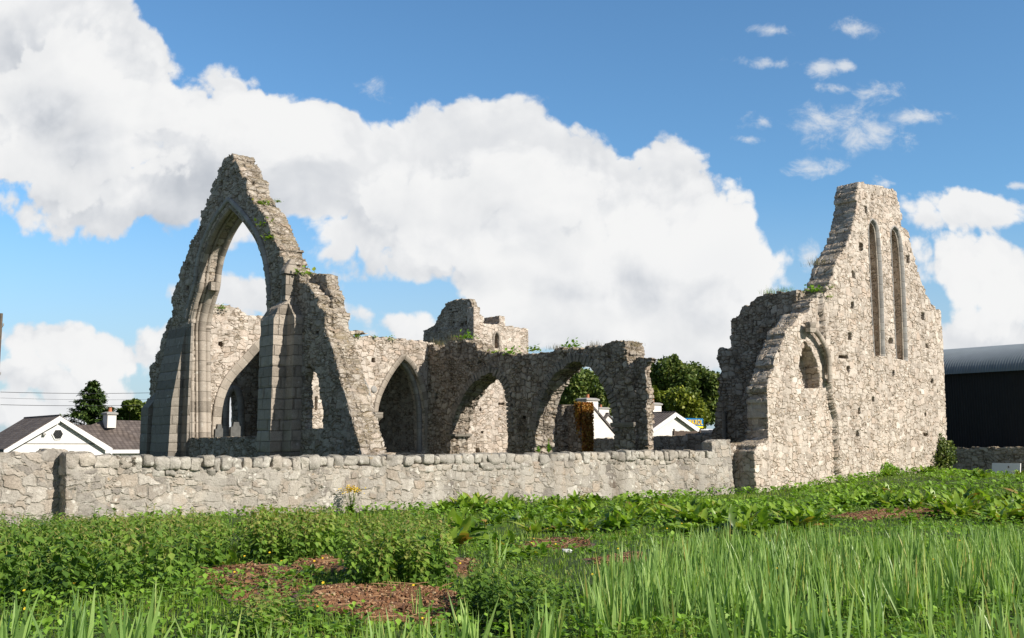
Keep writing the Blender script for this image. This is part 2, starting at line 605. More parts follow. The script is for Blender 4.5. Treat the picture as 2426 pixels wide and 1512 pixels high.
def mat_ashlar(name, cols=((0.24, 0.21, 0.175), (0.36, 0.315, 0.265), (0.48, 0.425, 0.36)), course=0.36, along=False, depth=0.02, stain=0.5):
    """dressed stone in courses; along=True draws the joints across a swept moulding"""
    m, t, b, out = new_mat(name)
    co = t.coord()
    fine = t.noise(co, 24, 5, 0.65); mid = t.noise(co, 4, 4, 0.6)
    if along:
        at = t.new('ShaderNodeAttribute', attribute_name='along').outputs['Fac']
        x = t.math('DIVIDE', at, course)
    else:
        x = t.math('DIVIDE', t._sep(co)[2], course)
    x = t.math('ADD', x, t.math('MULTIPLY', t.noise(co, 0.35, 1), 0.5 if not along else 0.15))
    fr = t.math('FRACT', x)
    dj = t.math('MINIMUM', fr, t.math('SUBTRACT', 1.0, fr))
    joint = t.ramp(dj, 0.008, 0.05)
    wn = t.new('ShaderNodeTexWhiteNoise', noise_dimensions='1D'); t.put(wn.inputs['W'], t.math('FLOOR', x))
    if not along:
        sx_ = t._sep(co)
        vx = t.math('FRACT', t.math('ADD', t.math('DIVIDE', t.math('ADD', sx_[0], sx_[1]), 0.58), t.math('MULTIPLY', wn.outputs['Value'], 5.0)))
        vj = t.ramp(t.math('MINIMUM', vx, t.math('SUBTRACT', 1.0, vx)), 0.004, 0.035)
        joint = t.math('MULTIPLY', joint, vj)
    joint = t.math('MULTIPLY', joint, t.ramp(t.noise(co, 3.4, 5, 0.7), 0.24, 0.33))
    tone = t.math('ADD', t.math('MULTIPLY', wn.outputs['Value'], 0.6), t.math('MULTIPLY', mid, 0.45))
    col = t.cramp(tone, [(0.15, cols[0]), (0.5, cols[1]), (0.9, cols[2])])
    col = t.mix(1.0, col, t.cramp(fine, [(0.25, (0.72, 0.71, 0.70)), (0.55, (1, 1, 1)), (0.8, (1.2, 1.2, 1.18))]), 'MULTIPLY')
    col = t.mix(t.math('MULTIPLY', t.ramp(t.noise(co, 1.2, 5, 0.65), 0.52, 0.68), stain), col, (0.22, 0.20, 0.17))
    col = t.mix(t.math('MULTIPLY', t.ramp(t.noise(t.vmath('ADD', co, (4, 4, 4)), 5.0, 4, 0.6), 0.64, 0.68), 0.5), col, (0.60, 0.58, 0.53))
    col = t.mix(t.math('MULTIPLY', t.math('SUBTRACT', 1.0, joint), t.ramp(t.noise(co, 2.3, 2), .3, .6, .25, .9)), col, (0.20, 0.175, 0.14))
    t.put(b.inputs['Base Color'], col)
    b.inputs['Roughness'].default_value = 0.9
    b.inputs['Specular IOR Level'].default_value = 0.15
    hgt = t.math('ADD', joint, t.math('ADD', t.math('MULTIPLY', mid, 1.2), t.math('MULTIPLY', fine, 0.5)))
    d = t.new('ShaderNodeDisplacement')
    t.put(d.inputs['Height'], hgt); d.inputs['Midlevel'].default_value = 1.8; d.inputs['Scale'].default_value = depth
    t.l.new(d.outputs[0], out.inputs['Displacement'])
    m.displacement_method = 'BOTH'
    return m


def mat_leaf(name, stops, rough=0.5, trans=0.35, spec=0.35, veg_scale=3.0, attr='tone'):
    m, t, b, out = new_mat(name)
    a = t.new('ShaderNodeAttribute', attribute_name=attr).outputs['Fac']
    co = t.new('ShaderNodeNewGeometry').outputs['Position']
    x = t.math('ADD', a, t.math('MULTIPLY', t.math('SUBTRACT', t.noise(co, veg_scale, 3, 0.6), 0.5), 0.5), clamp=True)
    col = t.cramp(x, stops)
    t.put(b.inputs['Base Color'], col)
    b.inputs['Roughness'].default_value = rough
    b.inputs['Specular IOR Level'].default_value = spec
    tr = t.new('ShaderNodeBsdfTranslucent')
    t.put(tr.inputs[0], t.mix(1.0, col, (1.25, 1.35, 0.55), 'MULTIPLY'))
    mx = t.new('ShaderNodeMixShader'); mx.inputs[0].default_value = trans
    t.l.new(b.outputs[0], mx.inputs[1]); t.l.new(tr.outputs[0], mx.inputs[2])
    t.l.new(mx.outputs[0], out.inputs[0])
    return m


def mat_plain(name, c, rough=0.7, var=0.15, scale=4.0, spec=0.3, metal=0.0, bump=0.0, bscale=30):
    m, t, b, out = new_mat(name)
    co = t.coord()
    n = t.noise(co, scale, 5, 0.6)
    col = t.mix(1.0, c, t.cramp(n, [(0.25, (1 - var,) * 3), (0.75, (1 + var,) * 3)]), 'MULTIPLY')
    t.put(b.inputs['Base Color'], col)
    b.inputs['Roughness'].default_value = rough
    b.inputs['Specular IOR Level'].default_value = spec
    b.inputs['Metallic'].default_value = metal
    if bump:
        bp = t.new('ShaderNodeBump'); bp.inputs['Strength'].default_value = bump; bp.inputs['Distance'].default_value = 0.02
        t.put(bp.inputs['Height'], t.noise(co, bscale, 4, 0.6)); t.l.new(bp.outputs[0], b.inputs['Normal'])
    return m


def mat_tiles(name, c0, c1, row=0.16, colw=0.3, axis=0):
    """interlocking roof tiles, rows down the slope (by height) and columns along one axis"""
    m, t, b, out = new_mat(name)
    co = t.coord(); s = t._sep(co)
    rz = t.math('DIVIDE', s[2], row); cx = t.math('DIVIDE', s[axis], colw)
    fr = t.math('FRACT', rz); fc = t.math('FRACT', t.math('ADD', cx, 0.0))
    wn = t.new('ShaderNodeTexWhiteNoise', noise_dimensions='2D')
    t.put(wn.inputs['Vector'], t.comb(t.math('FLOOR', rz), t.math('FLOOR', cx), 0.0))
    tone = t.math('ADD', t.math('MULTIPLY', wn.outputs['Value'], 0.5), t.math('MULTIPLY', t.noise(co, 0.7, 4, 0.6), 0.5))
    col = t.cramp(tone, [(0.2, c0), (0.8, c1)])
    wave = t.math('SINE', t.math('MULTIPLY', cx, 2 * math.pi))
    col = t.mix(t.ramp(fr, 0.86, 0.98), col, t.mix(1.0, col, (0.45, 0.45, 0.45), 'MULTIPLY'))
    t.put(b.inputs['Base Color'], col)
    b.inputs['Roughness'].default_value = 0.85
    bp = t.new('ShaderNodeBump'); bp.inputs['Strength'].default_value = 1.0; bp.inputs['Distance'].default_value = 0.05
    t.put(bp.inputs['Height'], t.math('ADD', t.math('MULTIPLY', wave, 0.5), t.math('SUBTRACT', 1.0, fr)))
    t.l.new(bp.outputs[0], b.inputs['Normal'])
    return m


M = {}
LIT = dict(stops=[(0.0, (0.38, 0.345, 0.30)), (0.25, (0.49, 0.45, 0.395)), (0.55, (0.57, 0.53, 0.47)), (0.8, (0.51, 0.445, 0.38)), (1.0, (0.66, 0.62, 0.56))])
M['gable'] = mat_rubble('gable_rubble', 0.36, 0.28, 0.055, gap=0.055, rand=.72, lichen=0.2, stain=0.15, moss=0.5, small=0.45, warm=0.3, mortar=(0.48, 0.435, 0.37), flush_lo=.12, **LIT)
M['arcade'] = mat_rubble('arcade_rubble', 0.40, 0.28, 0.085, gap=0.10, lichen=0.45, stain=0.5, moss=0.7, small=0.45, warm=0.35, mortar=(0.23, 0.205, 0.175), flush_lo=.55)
M['window_wall'] = mat_rubble('window_wall_rubble', 0.36, 0.22, 0.06, gap=0.07, lichen=0.2, stain=0.5, moss=0.75, small=0.5, warm=0.3, mortar=(0.32, 0.29, 0.245))
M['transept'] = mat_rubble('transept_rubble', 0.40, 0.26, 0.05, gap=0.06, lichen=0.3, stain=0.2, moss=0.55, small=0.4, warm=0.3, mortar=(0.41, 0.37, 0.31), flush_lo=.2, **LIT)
M['field'] = mat_rubble('field_wall_rubble', 0.46, 0.32, 0.05, tint=(0.99, 0.985, 0.985), gap=0.055, rand=0.66, lichen=0.75, stain=0.6, moss=0.25, small=0.45, smear=0.28, warm=0.25, mortar=(0.38, 0.355, 0.31),
                        stops=[(0.0, (0.22, 0.20, 0.18)), (0.3, (0.34, 0.315, 0.28)), (0.6, (0.43, 0.405, 0.36)), (0.85, (0.38, 0.33, 0.275)), (1.0, (0.52, 0.49, 0.44))], pale_from=20.0)
M['cope'] = mat_rubble('coping_stone', 3.0, 3.0, 0.05, gap=0.0005, tone_attr=True, tint=(.98, .985, .985), lichen=0.6, stain=0.5, moss=0.35, small=0.0, warm=0.12,
                       stops=[(0.0, (0.30, 0.28, 0.25)), (0.4, (0.40, 0.375, 0.335)), (0.75, (0.47, 0.445, 0.40)), (1.0, (0.40, 0.355, 0.30))], moss_c=((0.16, 0.14, 0.08), (0.22, 0.19, 0.12)))
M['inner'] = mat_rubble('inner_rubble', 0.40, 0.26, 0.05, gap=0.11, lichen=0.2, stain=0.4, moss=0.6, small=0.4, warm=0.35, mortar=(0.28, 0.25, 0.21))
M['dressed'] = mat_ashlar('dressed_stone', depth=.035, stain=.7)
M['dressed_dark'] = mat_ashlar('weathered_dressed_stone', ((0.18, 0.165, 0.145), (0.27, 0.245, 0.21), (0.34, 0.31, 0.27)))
M['mould'] = mat_ashlar('moulded_stone', along=True, course=0.42, depth=0.012, stain=0.3)
M['mould_grey'] = mat_ashlar('grey_moulded_stone', ((0.27, 0.265, 0.255), (0.34, 0.33, 0.315), (0.42, 0.41, 0.385)), along=True, course=0.38, depth=0.012, stain=0.3)
M['grave'] = mat_plain('headstone_stone', (0.12, 0.12, 0.115), 0.9, 0.3, 5, bump=0.4)
# ------------------------------------------------------------------ survey transforms (notes taken at several magnifications)
def tr(ox, k, oy): return lambda pts: [(ox + x * k, oy + y * k) for x, y in pts]
Z1 = tr(323.5, .28881, 646.9); Z2 = tr(582.2, .3425, 566.1); Z3 = tr(436.7, .20318, 355.8)
Z4 = tr(1682.0, .27813, 420.5); Z5 = tr(1665.9, .24075, 808.7); Z6 = tr(2005.5, .28881, 420.5)
ZA = tr(792.5, .35298, 663.1); Z7 = tr(986.6, .12836, 695.5); Z8 = tr(2021.7, .22463, 808.7)
ZH = tr(1277.7, .20328, 824.8); ZL = tr(0.0, .25672, 873.4)


def on(fr, pts, t=0.0): return [fr.px(x, y, t) for x, y in pts]


# plan of the friary
d0 = ray(170, 1230); V_FIELD = 25.5
U_WIN = 17.45
fW = FU(U_WIN)
s_left = fW.px(335, 1061)[0]
V_TR = -s_left - 0.1            # transept wall stands at the far end of the window wall
fT = FV(V_TR)
s_end = fT.px(1011, 950)[0]
U_ARC = s_end
fA = FU(U_ARC)
fF = FV(V_FIELD)
print('plan: V_TR %.1f U_ARC %.1f' % (V_TR, U_ARC), 'field wall', fF.px(170, 1061), fF.px(1735, 1061))

# ================================================================== great window wall
WW = Wall('window_wall', 'tall ruined friary wall with a huge pointed empty window, steep left gable', 'ruined wall', fW, 0.5 * (s_left + fW.px(1057, 1061)[0]))
left = on(fW, Z1([(45, 1480), (60, 1110), (110, 1000), (108, 900), (105, 780), (150, 700), (190, 620), (215, 500), (250, 420), (285, 370), (285, 200), (320, 110), (345, 40)]) +
          Z3([(0, 1250), (30, 1180), (60, 1070), (130, 970), (170, 860), (210, 700), (250, 640), (265, 560), (300, 490), (330, 390), (390, 280), (405, 200), (440, 130), (480, 70), (515, 50)]))
right = on(fW, Z3([(545, 60), (590, 120), (640, 210), (660, 280), (720, 380), (760, 500), (830, 620), (900, 750), (960, 850), (1000, 960), (1070, 1080), (1110, 1180), (1160, 1290)]) +
           Z2([(245, 170), (350, 235), (370, 280), (425, 290), (470, 350), (500, 430), (545, 490), (545, 600)]))
right2 = on(fW, Z2([(545, 600), (600, 760), (650, 950), (700, 1130), (760, 1330), (800, 1480)]))
left[0] = (left[0][0], -0.4)
out = jag(left, 0.10, 0.26, 1) + jag(right, 0.11, 0.26, 2) + jag(right2, 0.03, 0.25, 3)
out += [(out[-1][0] + 0.15, -0.4)]
apx = Z3([(512, 655)])[0]
aL = [(Z1([(424, 1480)])[0])] + Z1([(424, 1200), (423, 900), (422, 600), (422, 450), (430, 370), (447, 290), (478, 180), (505, 100)]) + Z3([(175, 1380), (215, 1200), (260, 1080), (310, 960), (370, 850), (440, 750)]) + [apx]
aR = [apx] + Z3([(590, 730), (665, 810), (730, 900), (800, 1000), (850, 1110), (890, 1230), (915, 1350), (933, 1480)]) + Z2([(135, 300), (141, 400), (142, 500), (142, 700), (142, 1000), (142, 1480)])
aL = on(fW, aL); aR = on(fW, aR)
sill_z = fW.px(500, 1036)[1]
arch = arch_smooth(aL, aR)
hole = [(p[0], max(p[1], sill_z)) for p in arch]
lanc = on(fW, smooth_path(Z2([(412, 1312), (412, 1050), (413, 900), (425, 862), (452, 876), (484, 940), (508, 1030), (526, 1140), (530, 1312)]), 1))
lanc = jag(lanc, 0.05, 0.2, 5)
nicheZ = on(fW, Z3([(492, 175), (525, 165), (525, 372), (490, 372)]))
hs = [h for h in nicheZ]


def recess(rects, base=None):
    """stones missing from the face: (s0, s1, z0, z1, depth)"""
    def f(s, z):
        o = np.zeros(len(s)) if base is None else base(s, z)
        for s0, s1, z0, z1, d in rects:
            m = (s > s0) & (s < s1) & (z > z0) & (z < z1)
            o = np.where(m, o + d, o)
        return o
    return f


def hole_px(fr, lst, dep=0.35):
    r_ = []
    for (x0, y0, x1, y1) in lst:
        a = fr.px(x0, y1); b = fr.px(x1, y0)
        r_.append((a[0], b[0], a[1], b[1], dep))
    return r_


def zr(Z, rects):
    o = []
    for x0, y0, x1, y1 in rects:
        (a, b), (c, d) = Z([(x0, y0), (x1, y1)]); o.append((a, b, c, d))
    return o


T_WIN = 0.95
rects = hole_px(fW, zr(Z1, [(405, 105, 428, 140), (345, 225, 358, 262)]) + zr(Z3, [(495, 170, 522, 365), (555, 245, 605, 290), (420, 350, 445, 390), (540, 355, 570, 400), (30, 1310, 65, 1350), (975, 1310, 1010, 1370), (175, 890, 200, 940)]) +
                zr(Z2, [(430, 590, 446, 625), (480, 640, 500, 660)]), 0.30)
lw = [(p[0] - (1.5 if p[0] < np.mean([q[0] for q in lanc]) else 0.0), p[1] + (.12 if p[1] > 3 else -.05)) for p in lanc]
V, F = slab(out, [hole, lanc] + rects_poly(rects), .30, 0.05, 0.0, None)
V2, F2 = slab(out, [hole, lw], T_WIN - .28, 0.05, 0.28)
part('masonry', (lambda q: (WW.loc(q[0]), q[1]))(merge([(V, F), (V2, F2)])), M['window_wall'], WW.root, True)
blk = on(fW, Z2([(430, 218), (490, 240), (560, 252), (640, 262), (645, 340), (692, 410), (685, 460), (688, 540), (655, 585), (560, 640)]), T_WIN)
V, F = slab(jag(blk, .05, .25, 7) + [(blk[-1][0] - 1.2, blk[-1][1]), (blk[0][0], blk[0][1] - 1.0)], [], .5, .05, T_WIN - .48)
part('masonry', (WW.loc(V), F), M['window_wall'], WW.root, True, 'square broken block of masonry at the right shoulder')
# moulded orders round the opening
jamb_arch = [p for p in arch]
zc = fW.px(*Z1([(540, 120)])[0], 0.6)[1]
sweep_part(WW, 'arch_moulding', jamb_arch, [(0.02, 0.02), (-0.07, 0.07), (-0.07, 0.22), (0.0, 0.27), (0.02, 0.27)], M['mould'])
sweep_part(WW, 'arch_moulding', jamb_arch, circ(-0.03, 0.83, 0.12, 12), M['mould'])
sweep_part(WW, 'arch_moulding', jamb_arch, circ(-0.01, 0.36, 0.06, 8), M['mould'])
lj = [p for p in aL if p[1] < zc + 0.2]
rj = [p for p in aR if p[1] < zc + 0.2]
lj = smooth_path(lj + [(np.interp(zc, [p[1] for p in aL], [p[0] for p in aL]), zc)], 1)
lj = np.array([p for p in lj if p[1] <= zc + 0.01])
sweep_part(WW, 'jamb_shaft', lj, circ(-0.02, 0.59, 0.18, 14, 0.95), M['mould'])
V, F = boxV(lj[-1][0] - 0.05, lj[-1][0] + 0.32, 0.41, 0.78, lj[-1][1] - 0.26, lj[-1][1] + 0.10)
part('capital', (WW.loc(V), F), M['dressed'], WW.root)
sweep_part(WW, 'jamb_shaft', [p for p in aL if p[1] < zc - 0.9], circ(-0.05, 0.16, 0.075, 10), M['mould'])
for zz, b_, rr_ in ((fW.px(455, 760)[1], .16, .12), (fW.px(455, 851)[1], .16, .115), (fW.px(500, 762)[1], .83, .15), (fW.px(500, 851)[1], .83, .145)):
    sx = np.interp(zz, [p[1] for p in aL], [p[0] for p in aL])
    V, F = tube([(sx + 0.05, b_, zz - .07), (sx + 0.05, b_, zz - .02), (sx + 0.05, b_, zz + .05), (sx + .05, b_, zz + .08)], [rr_ * .8, rr_, rr_, rr_ * .75], 12)
    part('shaft_ring', (WW.loc(V), F), M['dressed'], WW.root, True)
# hood over the arch
hood = [p for p in arch if p[1] > fW.px(447, 760)[1]]
sweep_part(WW, 'hood_moulding', hood, [(0.16, 0.04), (0.18, -0.06), (0.30, -0.09), (0.36, -0.02), (0.36, 0.04)], M['mould_grey'])


def butt(W, name, secs, mat, label=None):
    V, F = loft(secs, 0.08)
    return part(name, (W.loc(V), F), mat, W.root, False, label)


def sx(fr, x, y, t=0.0): return fr.px(x, y, t)[0]
def szz(fr, x, y, t=0.0): return fr.px(x, y, t)[1]
# right-hand buttress beside the opening (tall, hipped top)
e = 0.80
x0, x1 = sx(fW, *Z2([(92, 900)])[0], -e), sx(fW, *Z2([(180, 1000)])[0], -e)
zs = szz(fW, *Z2([(150, 560)])[0], -e); zt = szz(fW, *Z2([(165, 480)])[0], -e)
zt2 = szz(fW, *Z2([(230, 430)])[0], 0)
butt(WW, 'buttress', [(-.3, x0, x1, -e, 0.05), (zs, x0 - .02, x1 + .01, -e, 0.05), (zt, x0 + .18, x1 + .05, -e + .16, 0.05), (zt2, x0 + .5, x1 + .02, -.12, .05)], M['dressed'])
# second buttress, in two stages
e2 = 0.30
y0 = sx(fW, *Z2([(262, 900)])[0], -e2); y1 = sx(fW, *Z2([(334, 700)])[0], -e2)
za = szz(fW, *Z2([(330, 545)])[0], -e2); zb = szz(fW, *Z2([(285, 410)])[0], -.5)
u0_, u1_ = sx(fW, *Z2([(250, 320)])[0], -.34), sx(fW, *Z2([(277, 320)])[0], -.34)
zc1 = szz(fW, *Z2([(277, 240)])[0], -.34); zc2 = szz(fW, *Z2([(290, 150)])[0], -.2)
butt(WW, 'buttress', [(-.3, y0, y1 + .08, -e2 - .06, 0.05), (za, y0, y1, -e2, 0.05), (zb, u0_, u1_ + .02, -.29, 0.05), (zb + .02, u0_, u1_, -.34, .05), (zc1, u0_, u1_, -.34, .05)], M['dressed'])
V, F = loft([(zc1, u0_ - .05, u1_ + .08, -.42, .06), (zc1 + .10, u0_ - .05, u1_ + .08, -.42, .06), (zc1 + .55, u0_ - .05, u1_ - .1, -.1, .06)], .08)
part('capstone', (WW.loc(V), F), M['dressed'], WW.root, True)
# left buttress with a battered front
b0, b1 = sx(fW, *Z1([(192, 1000)])[0], -.25), sx(fW, *Z1([(290, 1060)])[0], -.50)
zt = szz(fW, *Z1([(352, 450)])[0], 0)
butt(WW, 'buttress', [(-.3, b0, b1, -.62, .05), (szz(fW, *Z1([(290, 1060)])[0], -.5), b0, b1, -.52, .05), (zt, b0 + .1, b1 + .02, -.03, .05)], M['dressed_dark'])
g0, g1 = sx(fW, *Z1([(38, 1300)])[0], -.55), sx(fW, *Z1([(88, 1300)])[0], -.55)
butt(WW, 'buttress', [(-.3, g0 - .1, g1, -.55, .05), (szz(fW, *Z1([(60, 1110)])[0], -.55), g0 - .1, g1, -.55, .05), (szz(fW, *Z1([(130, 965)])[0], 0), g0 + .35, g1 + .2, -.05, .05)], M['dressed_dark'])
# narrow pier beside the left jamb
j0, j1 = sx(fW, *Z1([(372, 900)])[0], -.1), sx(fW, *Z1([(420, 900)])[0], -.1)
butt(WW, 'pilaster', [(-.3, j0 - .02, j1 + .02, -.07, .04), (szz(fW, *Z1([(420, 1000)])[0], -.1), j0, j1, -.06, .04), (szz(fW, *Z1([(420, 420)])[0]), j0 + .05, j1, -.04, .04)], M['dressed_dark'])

# ================================================================== transept wall (sunlit, runs back from the far end of the window wall)
sT0 = fT.px(335, 1061)[0]
TW = Wall('transept_wall', 'sunlit rubble friary wall with a pointed doorway, joining the window wall to the arcade', 'ruined wall', fT, fT.px(900, 1061)[0])
top = Z1([(420, 235), (560, 240), (630, 240), (700, 255), (770, 260), (860, 310), (896, 330)]) + [(600, 745), (660, 752), (720, 762)] + \
      Z2([(640, 610), (670, 620), (850, 650)]) + ZA([(130, 372), (300, 385), (480, 400), (620, 412), (640, 420)])
topo = on(fT, top)
topo = jag(topo, 0.06, 0.30, 11)
s_r = topo[-1][0] + 0.35
outT = [(topo[0][0], -.4)] + topo + [(s_r, topo[-1][1]), (s_r, -.4)]
bgL = Z1([(686, 1480), (686, 1240), (702, 1080), (740, 960), (800, 860), (896, 757)]) + [(622, 820), (641, 808)]
bgR = [(641, 808), (662, 826), (684, 858), (700, 900), (712, 960), (716, 1061)]
bg = arch_smooth(on(fT, bgL), on(fT, bgR))
drL = ZA([(286, 1160), (285, 1000), (288, 900), (303, 810), (343, 715), (403, 610), (466, 532)])
drR = ZA([(466, 532), (515, 575), (560, 660), (590, 760), (606, 880), (606, 1000), (606, 1160)])
dr = arch_smooth(on(fT, drL), on(fT, drR))
tr_r = hole_px(fT, zr(ZA, [(250, 525, 272, 552), (60, 405, 80, 420)]) + zr(Z1, [(673, 565, 706, 598)]) + zr(Z2, [(478, 1090, 500, 1185), (665, 545, 682, 580)]), .3)
wall_part(TW, 'masonry', outT, [bg, dr], 1.0, 0.05, M['transept'], pits=tr_r)
sweep_part(TW, 'arch_moulding', bg, [(0.0, -.04), (-.03, -.01), (-.03, .30), (0.0, .34), (.36, .02), (.42, -.03), (.42, -.06), (.36, -.09), (.30, -.06)], M['mould'])
sweep_part(TW, 'arch_moulding', dr, [(0.0, .02), (0, -.03), (.16, -.05), (.20, -.08), (.27, -.08), (.30, -.02), (.30, .02)], M['mould'])
sweep_part(TW, 'arch_moulding', dr, [(0.01, .25), (-.14, .28), (-.14, .55), (0.01, .6)], M['mould_grey'])
# stub of a lost moulding, roundel and corbel left of the doorway
lost = on(fT, ZA([(185, 645), (200, 680), (220, 720), (238, 785)]))
sweep_part(TW, 'broken_moulding', smooth_path(lost, 1), circ(0, -.02, .07, 8), M['mould_grey'])
sweep_part(TW, 'broken_moulding', on(fT, ZA([(238, 785), (246, 850), (247, 900)])), circ(0, 0.0, .09, 8), M['mould'])
c = fT.px(*ZA([(265, 735)])[0])
th = np.linspace(0, 2 * math.pi, 17)[:-1]
V, F = tube([(c[0], .02, c[1]), (c[0], -.05, c[1]), (c[0], -.06, c[1])], [.20, .17, .10], 14)
part('roundel', (TW.loc(V), F + [np.arange(28, 42)[None, ::-1]]), M['mould_grey'], TW.root, True)
a = fT.px(*ZA([(243, 965)])[0]); b = fT.px(*ZA([(302, 890)])[0])
ms = (a[0] + b[0]) / 2
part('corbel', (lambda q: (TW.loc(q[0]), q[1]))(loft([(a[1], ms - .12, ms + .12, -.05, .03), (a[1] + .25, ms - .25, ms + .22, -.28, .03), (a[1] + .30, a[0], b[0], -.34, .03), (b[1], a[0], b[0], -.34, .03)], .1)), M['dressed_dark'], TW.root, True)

# ================================================================== arcade wall (in shade)
AW = Wall('arcade_wall', 'shaded rubble wall with two broken pointed arches and weeds along its top', 'ruined wall', fA, fA.px(1450, 1061)[0])
topA = on(fA, ZA([(600, 440), (620, 430), (660, 435), (680, 470), (740, 440), (760, 420), (850, 405), (940, 415), (960, 480), (1130, 490), (1250, 500), (1400, 480), (1500, 460), (1600, 460), (1750, 440), (1850, 415), (1950, 403)]))
rA = on(fA, ZA([(1955, 405), (1962, 500), (1975, 570), (1992, 640), (2005, 720), (2010, 800)]))
topA = jag(topA, 0.07, 0.36, 21); rA2 = jag(rA, 0.09, 0.22, 22)
outA = [(topA[0][0] - .3, -.4), (topA[0][0] - .3, topA[0][1])] + topA + rA2 + [(rA[-1][0], -.4)]
a1 = arch_smooth(on(fA, ZA([(775, 1160), (778, 1060), (792, 960), (830, 850), (888, 750), (955, 670), (1045, 622)])), on(fA, ZA([(1045, 622), (1090, 662), (1125, 712), (1148, 780), (1157, 870), (1158, 980), (1158, 1160)])))
a2 = arch_smooth(on(fA, ZA([(1345, 1160), (1346, 1060), (1363, 900), (1392, 800), (1440, 690), (1510, 605), (1610, 545)])), on(fA, ZA([(1610, 545), (1665, 565), (1725, 600), (1785, 680), (1832, 780), (1860, 880), (1870, 980), (1870, 1160)])))
for q in (a1, a2):
    q[0][1] = -.3; q[-1][1] = -.3
a1j = jag([tuple(p) for p in a1[::3]] + [tuple(a1[-1])], 0.035, 0.22, 23); a2j = jag([tuple(p) for p in a2[::3]] + [tuple(a2[-1])], 0.05, 0.2, 24)
ar = hole_px(fA, zr(ZA, [(1180, 830, 1196, 850), (1105, 680, 1120, 700), (1260, 915, 1280, 935), (672, 755, 690, 800), (960, 540, 980, 560), (1500, 620, 1520, 640)]), .3)
T_ARC = 1.2


def offA(s, z):
    return 0.0 * s


wall_part(AW, 'masonry', outA, [a1j, a2j], T_ARC, 0.055, M['arcade'], pits=ar)
# ring of rough voussoirs standing a little proud of each arch
for q in (a1, a2):
    qq = np.array([p for p in q if p[1] > 2.6])
    st = 0.20
    P, L = resample(qq, st)
    tg = np.gradient(P, axis=0); tg /= np.linalg.norm(tg, axis=1)[:, None]
    VF = []
    rr = random.Random(5)
    for k in range(len(P)):
        n_ = np.array([-tg[k][1], tg[k][0]])
        ln = rr.uniform(.30, .48); w_ = st * rr.uniform(.36, .46); pr_ = rr.uniform(.005, .06)
        c0 = P[k] + n_ * (.02 + rr.uniform(-.04, .03)); c1 = P[k] + n_ * ln
        V = []
        for tt in (-pr_, .25):
            for (cc, sg) in ((c0, -1), (c0, 1), (c1, 1), (c1, -1)):
                p = cc + tg[k] * w_ * sg * rr.uniform(.85, 1.1)
                V.append((p[0], tt, p[1]))
        VF.append((np.array(V), [np.array([(0, 1, 2, 3), (7, 6, 5, 4), (0, 4, 5, 1), (1, 5, 6, 2), (2, 6, 7, 3), (3, 7, 4, 0)])]))
    V, F = merge(VF)
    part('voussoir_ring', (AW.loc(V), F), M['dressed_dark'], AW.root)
# imposts and the stump of the third arch
for px_, py_, w0, w1 in ((1870, 975, 1862, 2012),):
    p0 = fA.px(*ZA([(w0, py_)])[0]); p1 = fA.px(*ZA([(w1, py_)])[0])
    V, F = loft([(p0[1] - .10, p0[0], p1[0], -.05, T_ARC * .96), (p0[1] + .02, p0[0] - .02, p1[0] + .05, -.09, T_ARC * .98), (p0[1] + .10, p0[0] - .02, p1[0] + .05, -.09, T_ARC * .98)], .1)
    part('impost', (AW.loc(V), F), M['dressed_dark'], AW.root, True)
p0 = fA.px(*ZA([(790, 1045)])[0]); 
V, F = loft([(p0[1] - .04, p0[0] - .55, p0[0] + .06, -.04, T_ARC * 1.02), (p0[1] + .08, p0[0] - .55, p0[0] + .10, -.04, T_ARC * 1.04)], .1)
part('impost', (AW.loc(V), F), M['dressed_dark'], AW.root, True)
rp_ = on(fA, ZA([(2000, 530), (2040, 516), (2085, 516), (2122, 520), (2136, 536), (2128, 556), (2098, 562), (2088, 600), (2092, 700), (2106, 760), (2108, 800), (2097, 830), (2097, 1000)]), .14)
rp_ = jag(rp_, .04, .2, 31)
V, F = slab([(rp_[0][0] - .05, -.3), (rp_[0][0] - .05, rp_[0][1])] + rp_ + [(rp_[-1][0], -.3)], [], 0.34, .055, .14)
part('rear_pier', (AW.loc(V), F), M['arcade'], AW.root, True)

# ================================================================== west gable with lancets
dG = 0.35
fG = FV(V_FIELD - 0.25)
GW = Wall('lancet_gable', 'tall sunlit rubble gable with two narrow blind lancets and a ragged left side', 'ruined gable', fG, fG.px(2050, 1061)[0])
gl = on(fG, Z5([(505, 1080), (530, 1040), (600, 1000), (650, 985), (668, 960)]) + Z5([(665, 800), (664, 560), (662, 470), (690, 400), (705, 345), (745, 235), (765, 135), (800, 80)]) +
        Z4([(620, 1500), (655, 1420), (700, 1300), (745, 1250), (800, 1170), (880, 1120), (900, 1060), (965, 1015), (1005, 930), (1050, 830), (1072, 750), (1112, 650), (1160, 575)]) + Z6([(22, 520), (35, 430), (62, 320), (80, 235), (80, 160), (98, 75)]))
gt = on(fG, Z6([(105, 30), (200, 52), (290, 72), (370, 95), (410, 122)]))
gr_ = on(fG, Z6([(410, 122), (425, 200), (442, 245), (455, 310), (450, 390), (500, 430), (520, 500), (535, 590), (565, 680), (590, 780), (640, 920), (700, 1030), (770, 1100), (775, 1180)]))
gr2 = on(fG, Z6([(778, 1185), (790, 1290), (798, 1480)]) + Z8([(965, 500), (985, 900), (988, 1110), (992, 1250)]))
outG = jag(gl, 0.09, 0.24, 41) + jag(gt, 0.05, 0.3, 42) + jag(gr_, 0.08, 0.25, 43) + jag(gr2, 0.02, 0.3, 44) + [(gr2[-1][0] + .1, -.4), (gl[0][0], -.4)]
T_G = 1.2
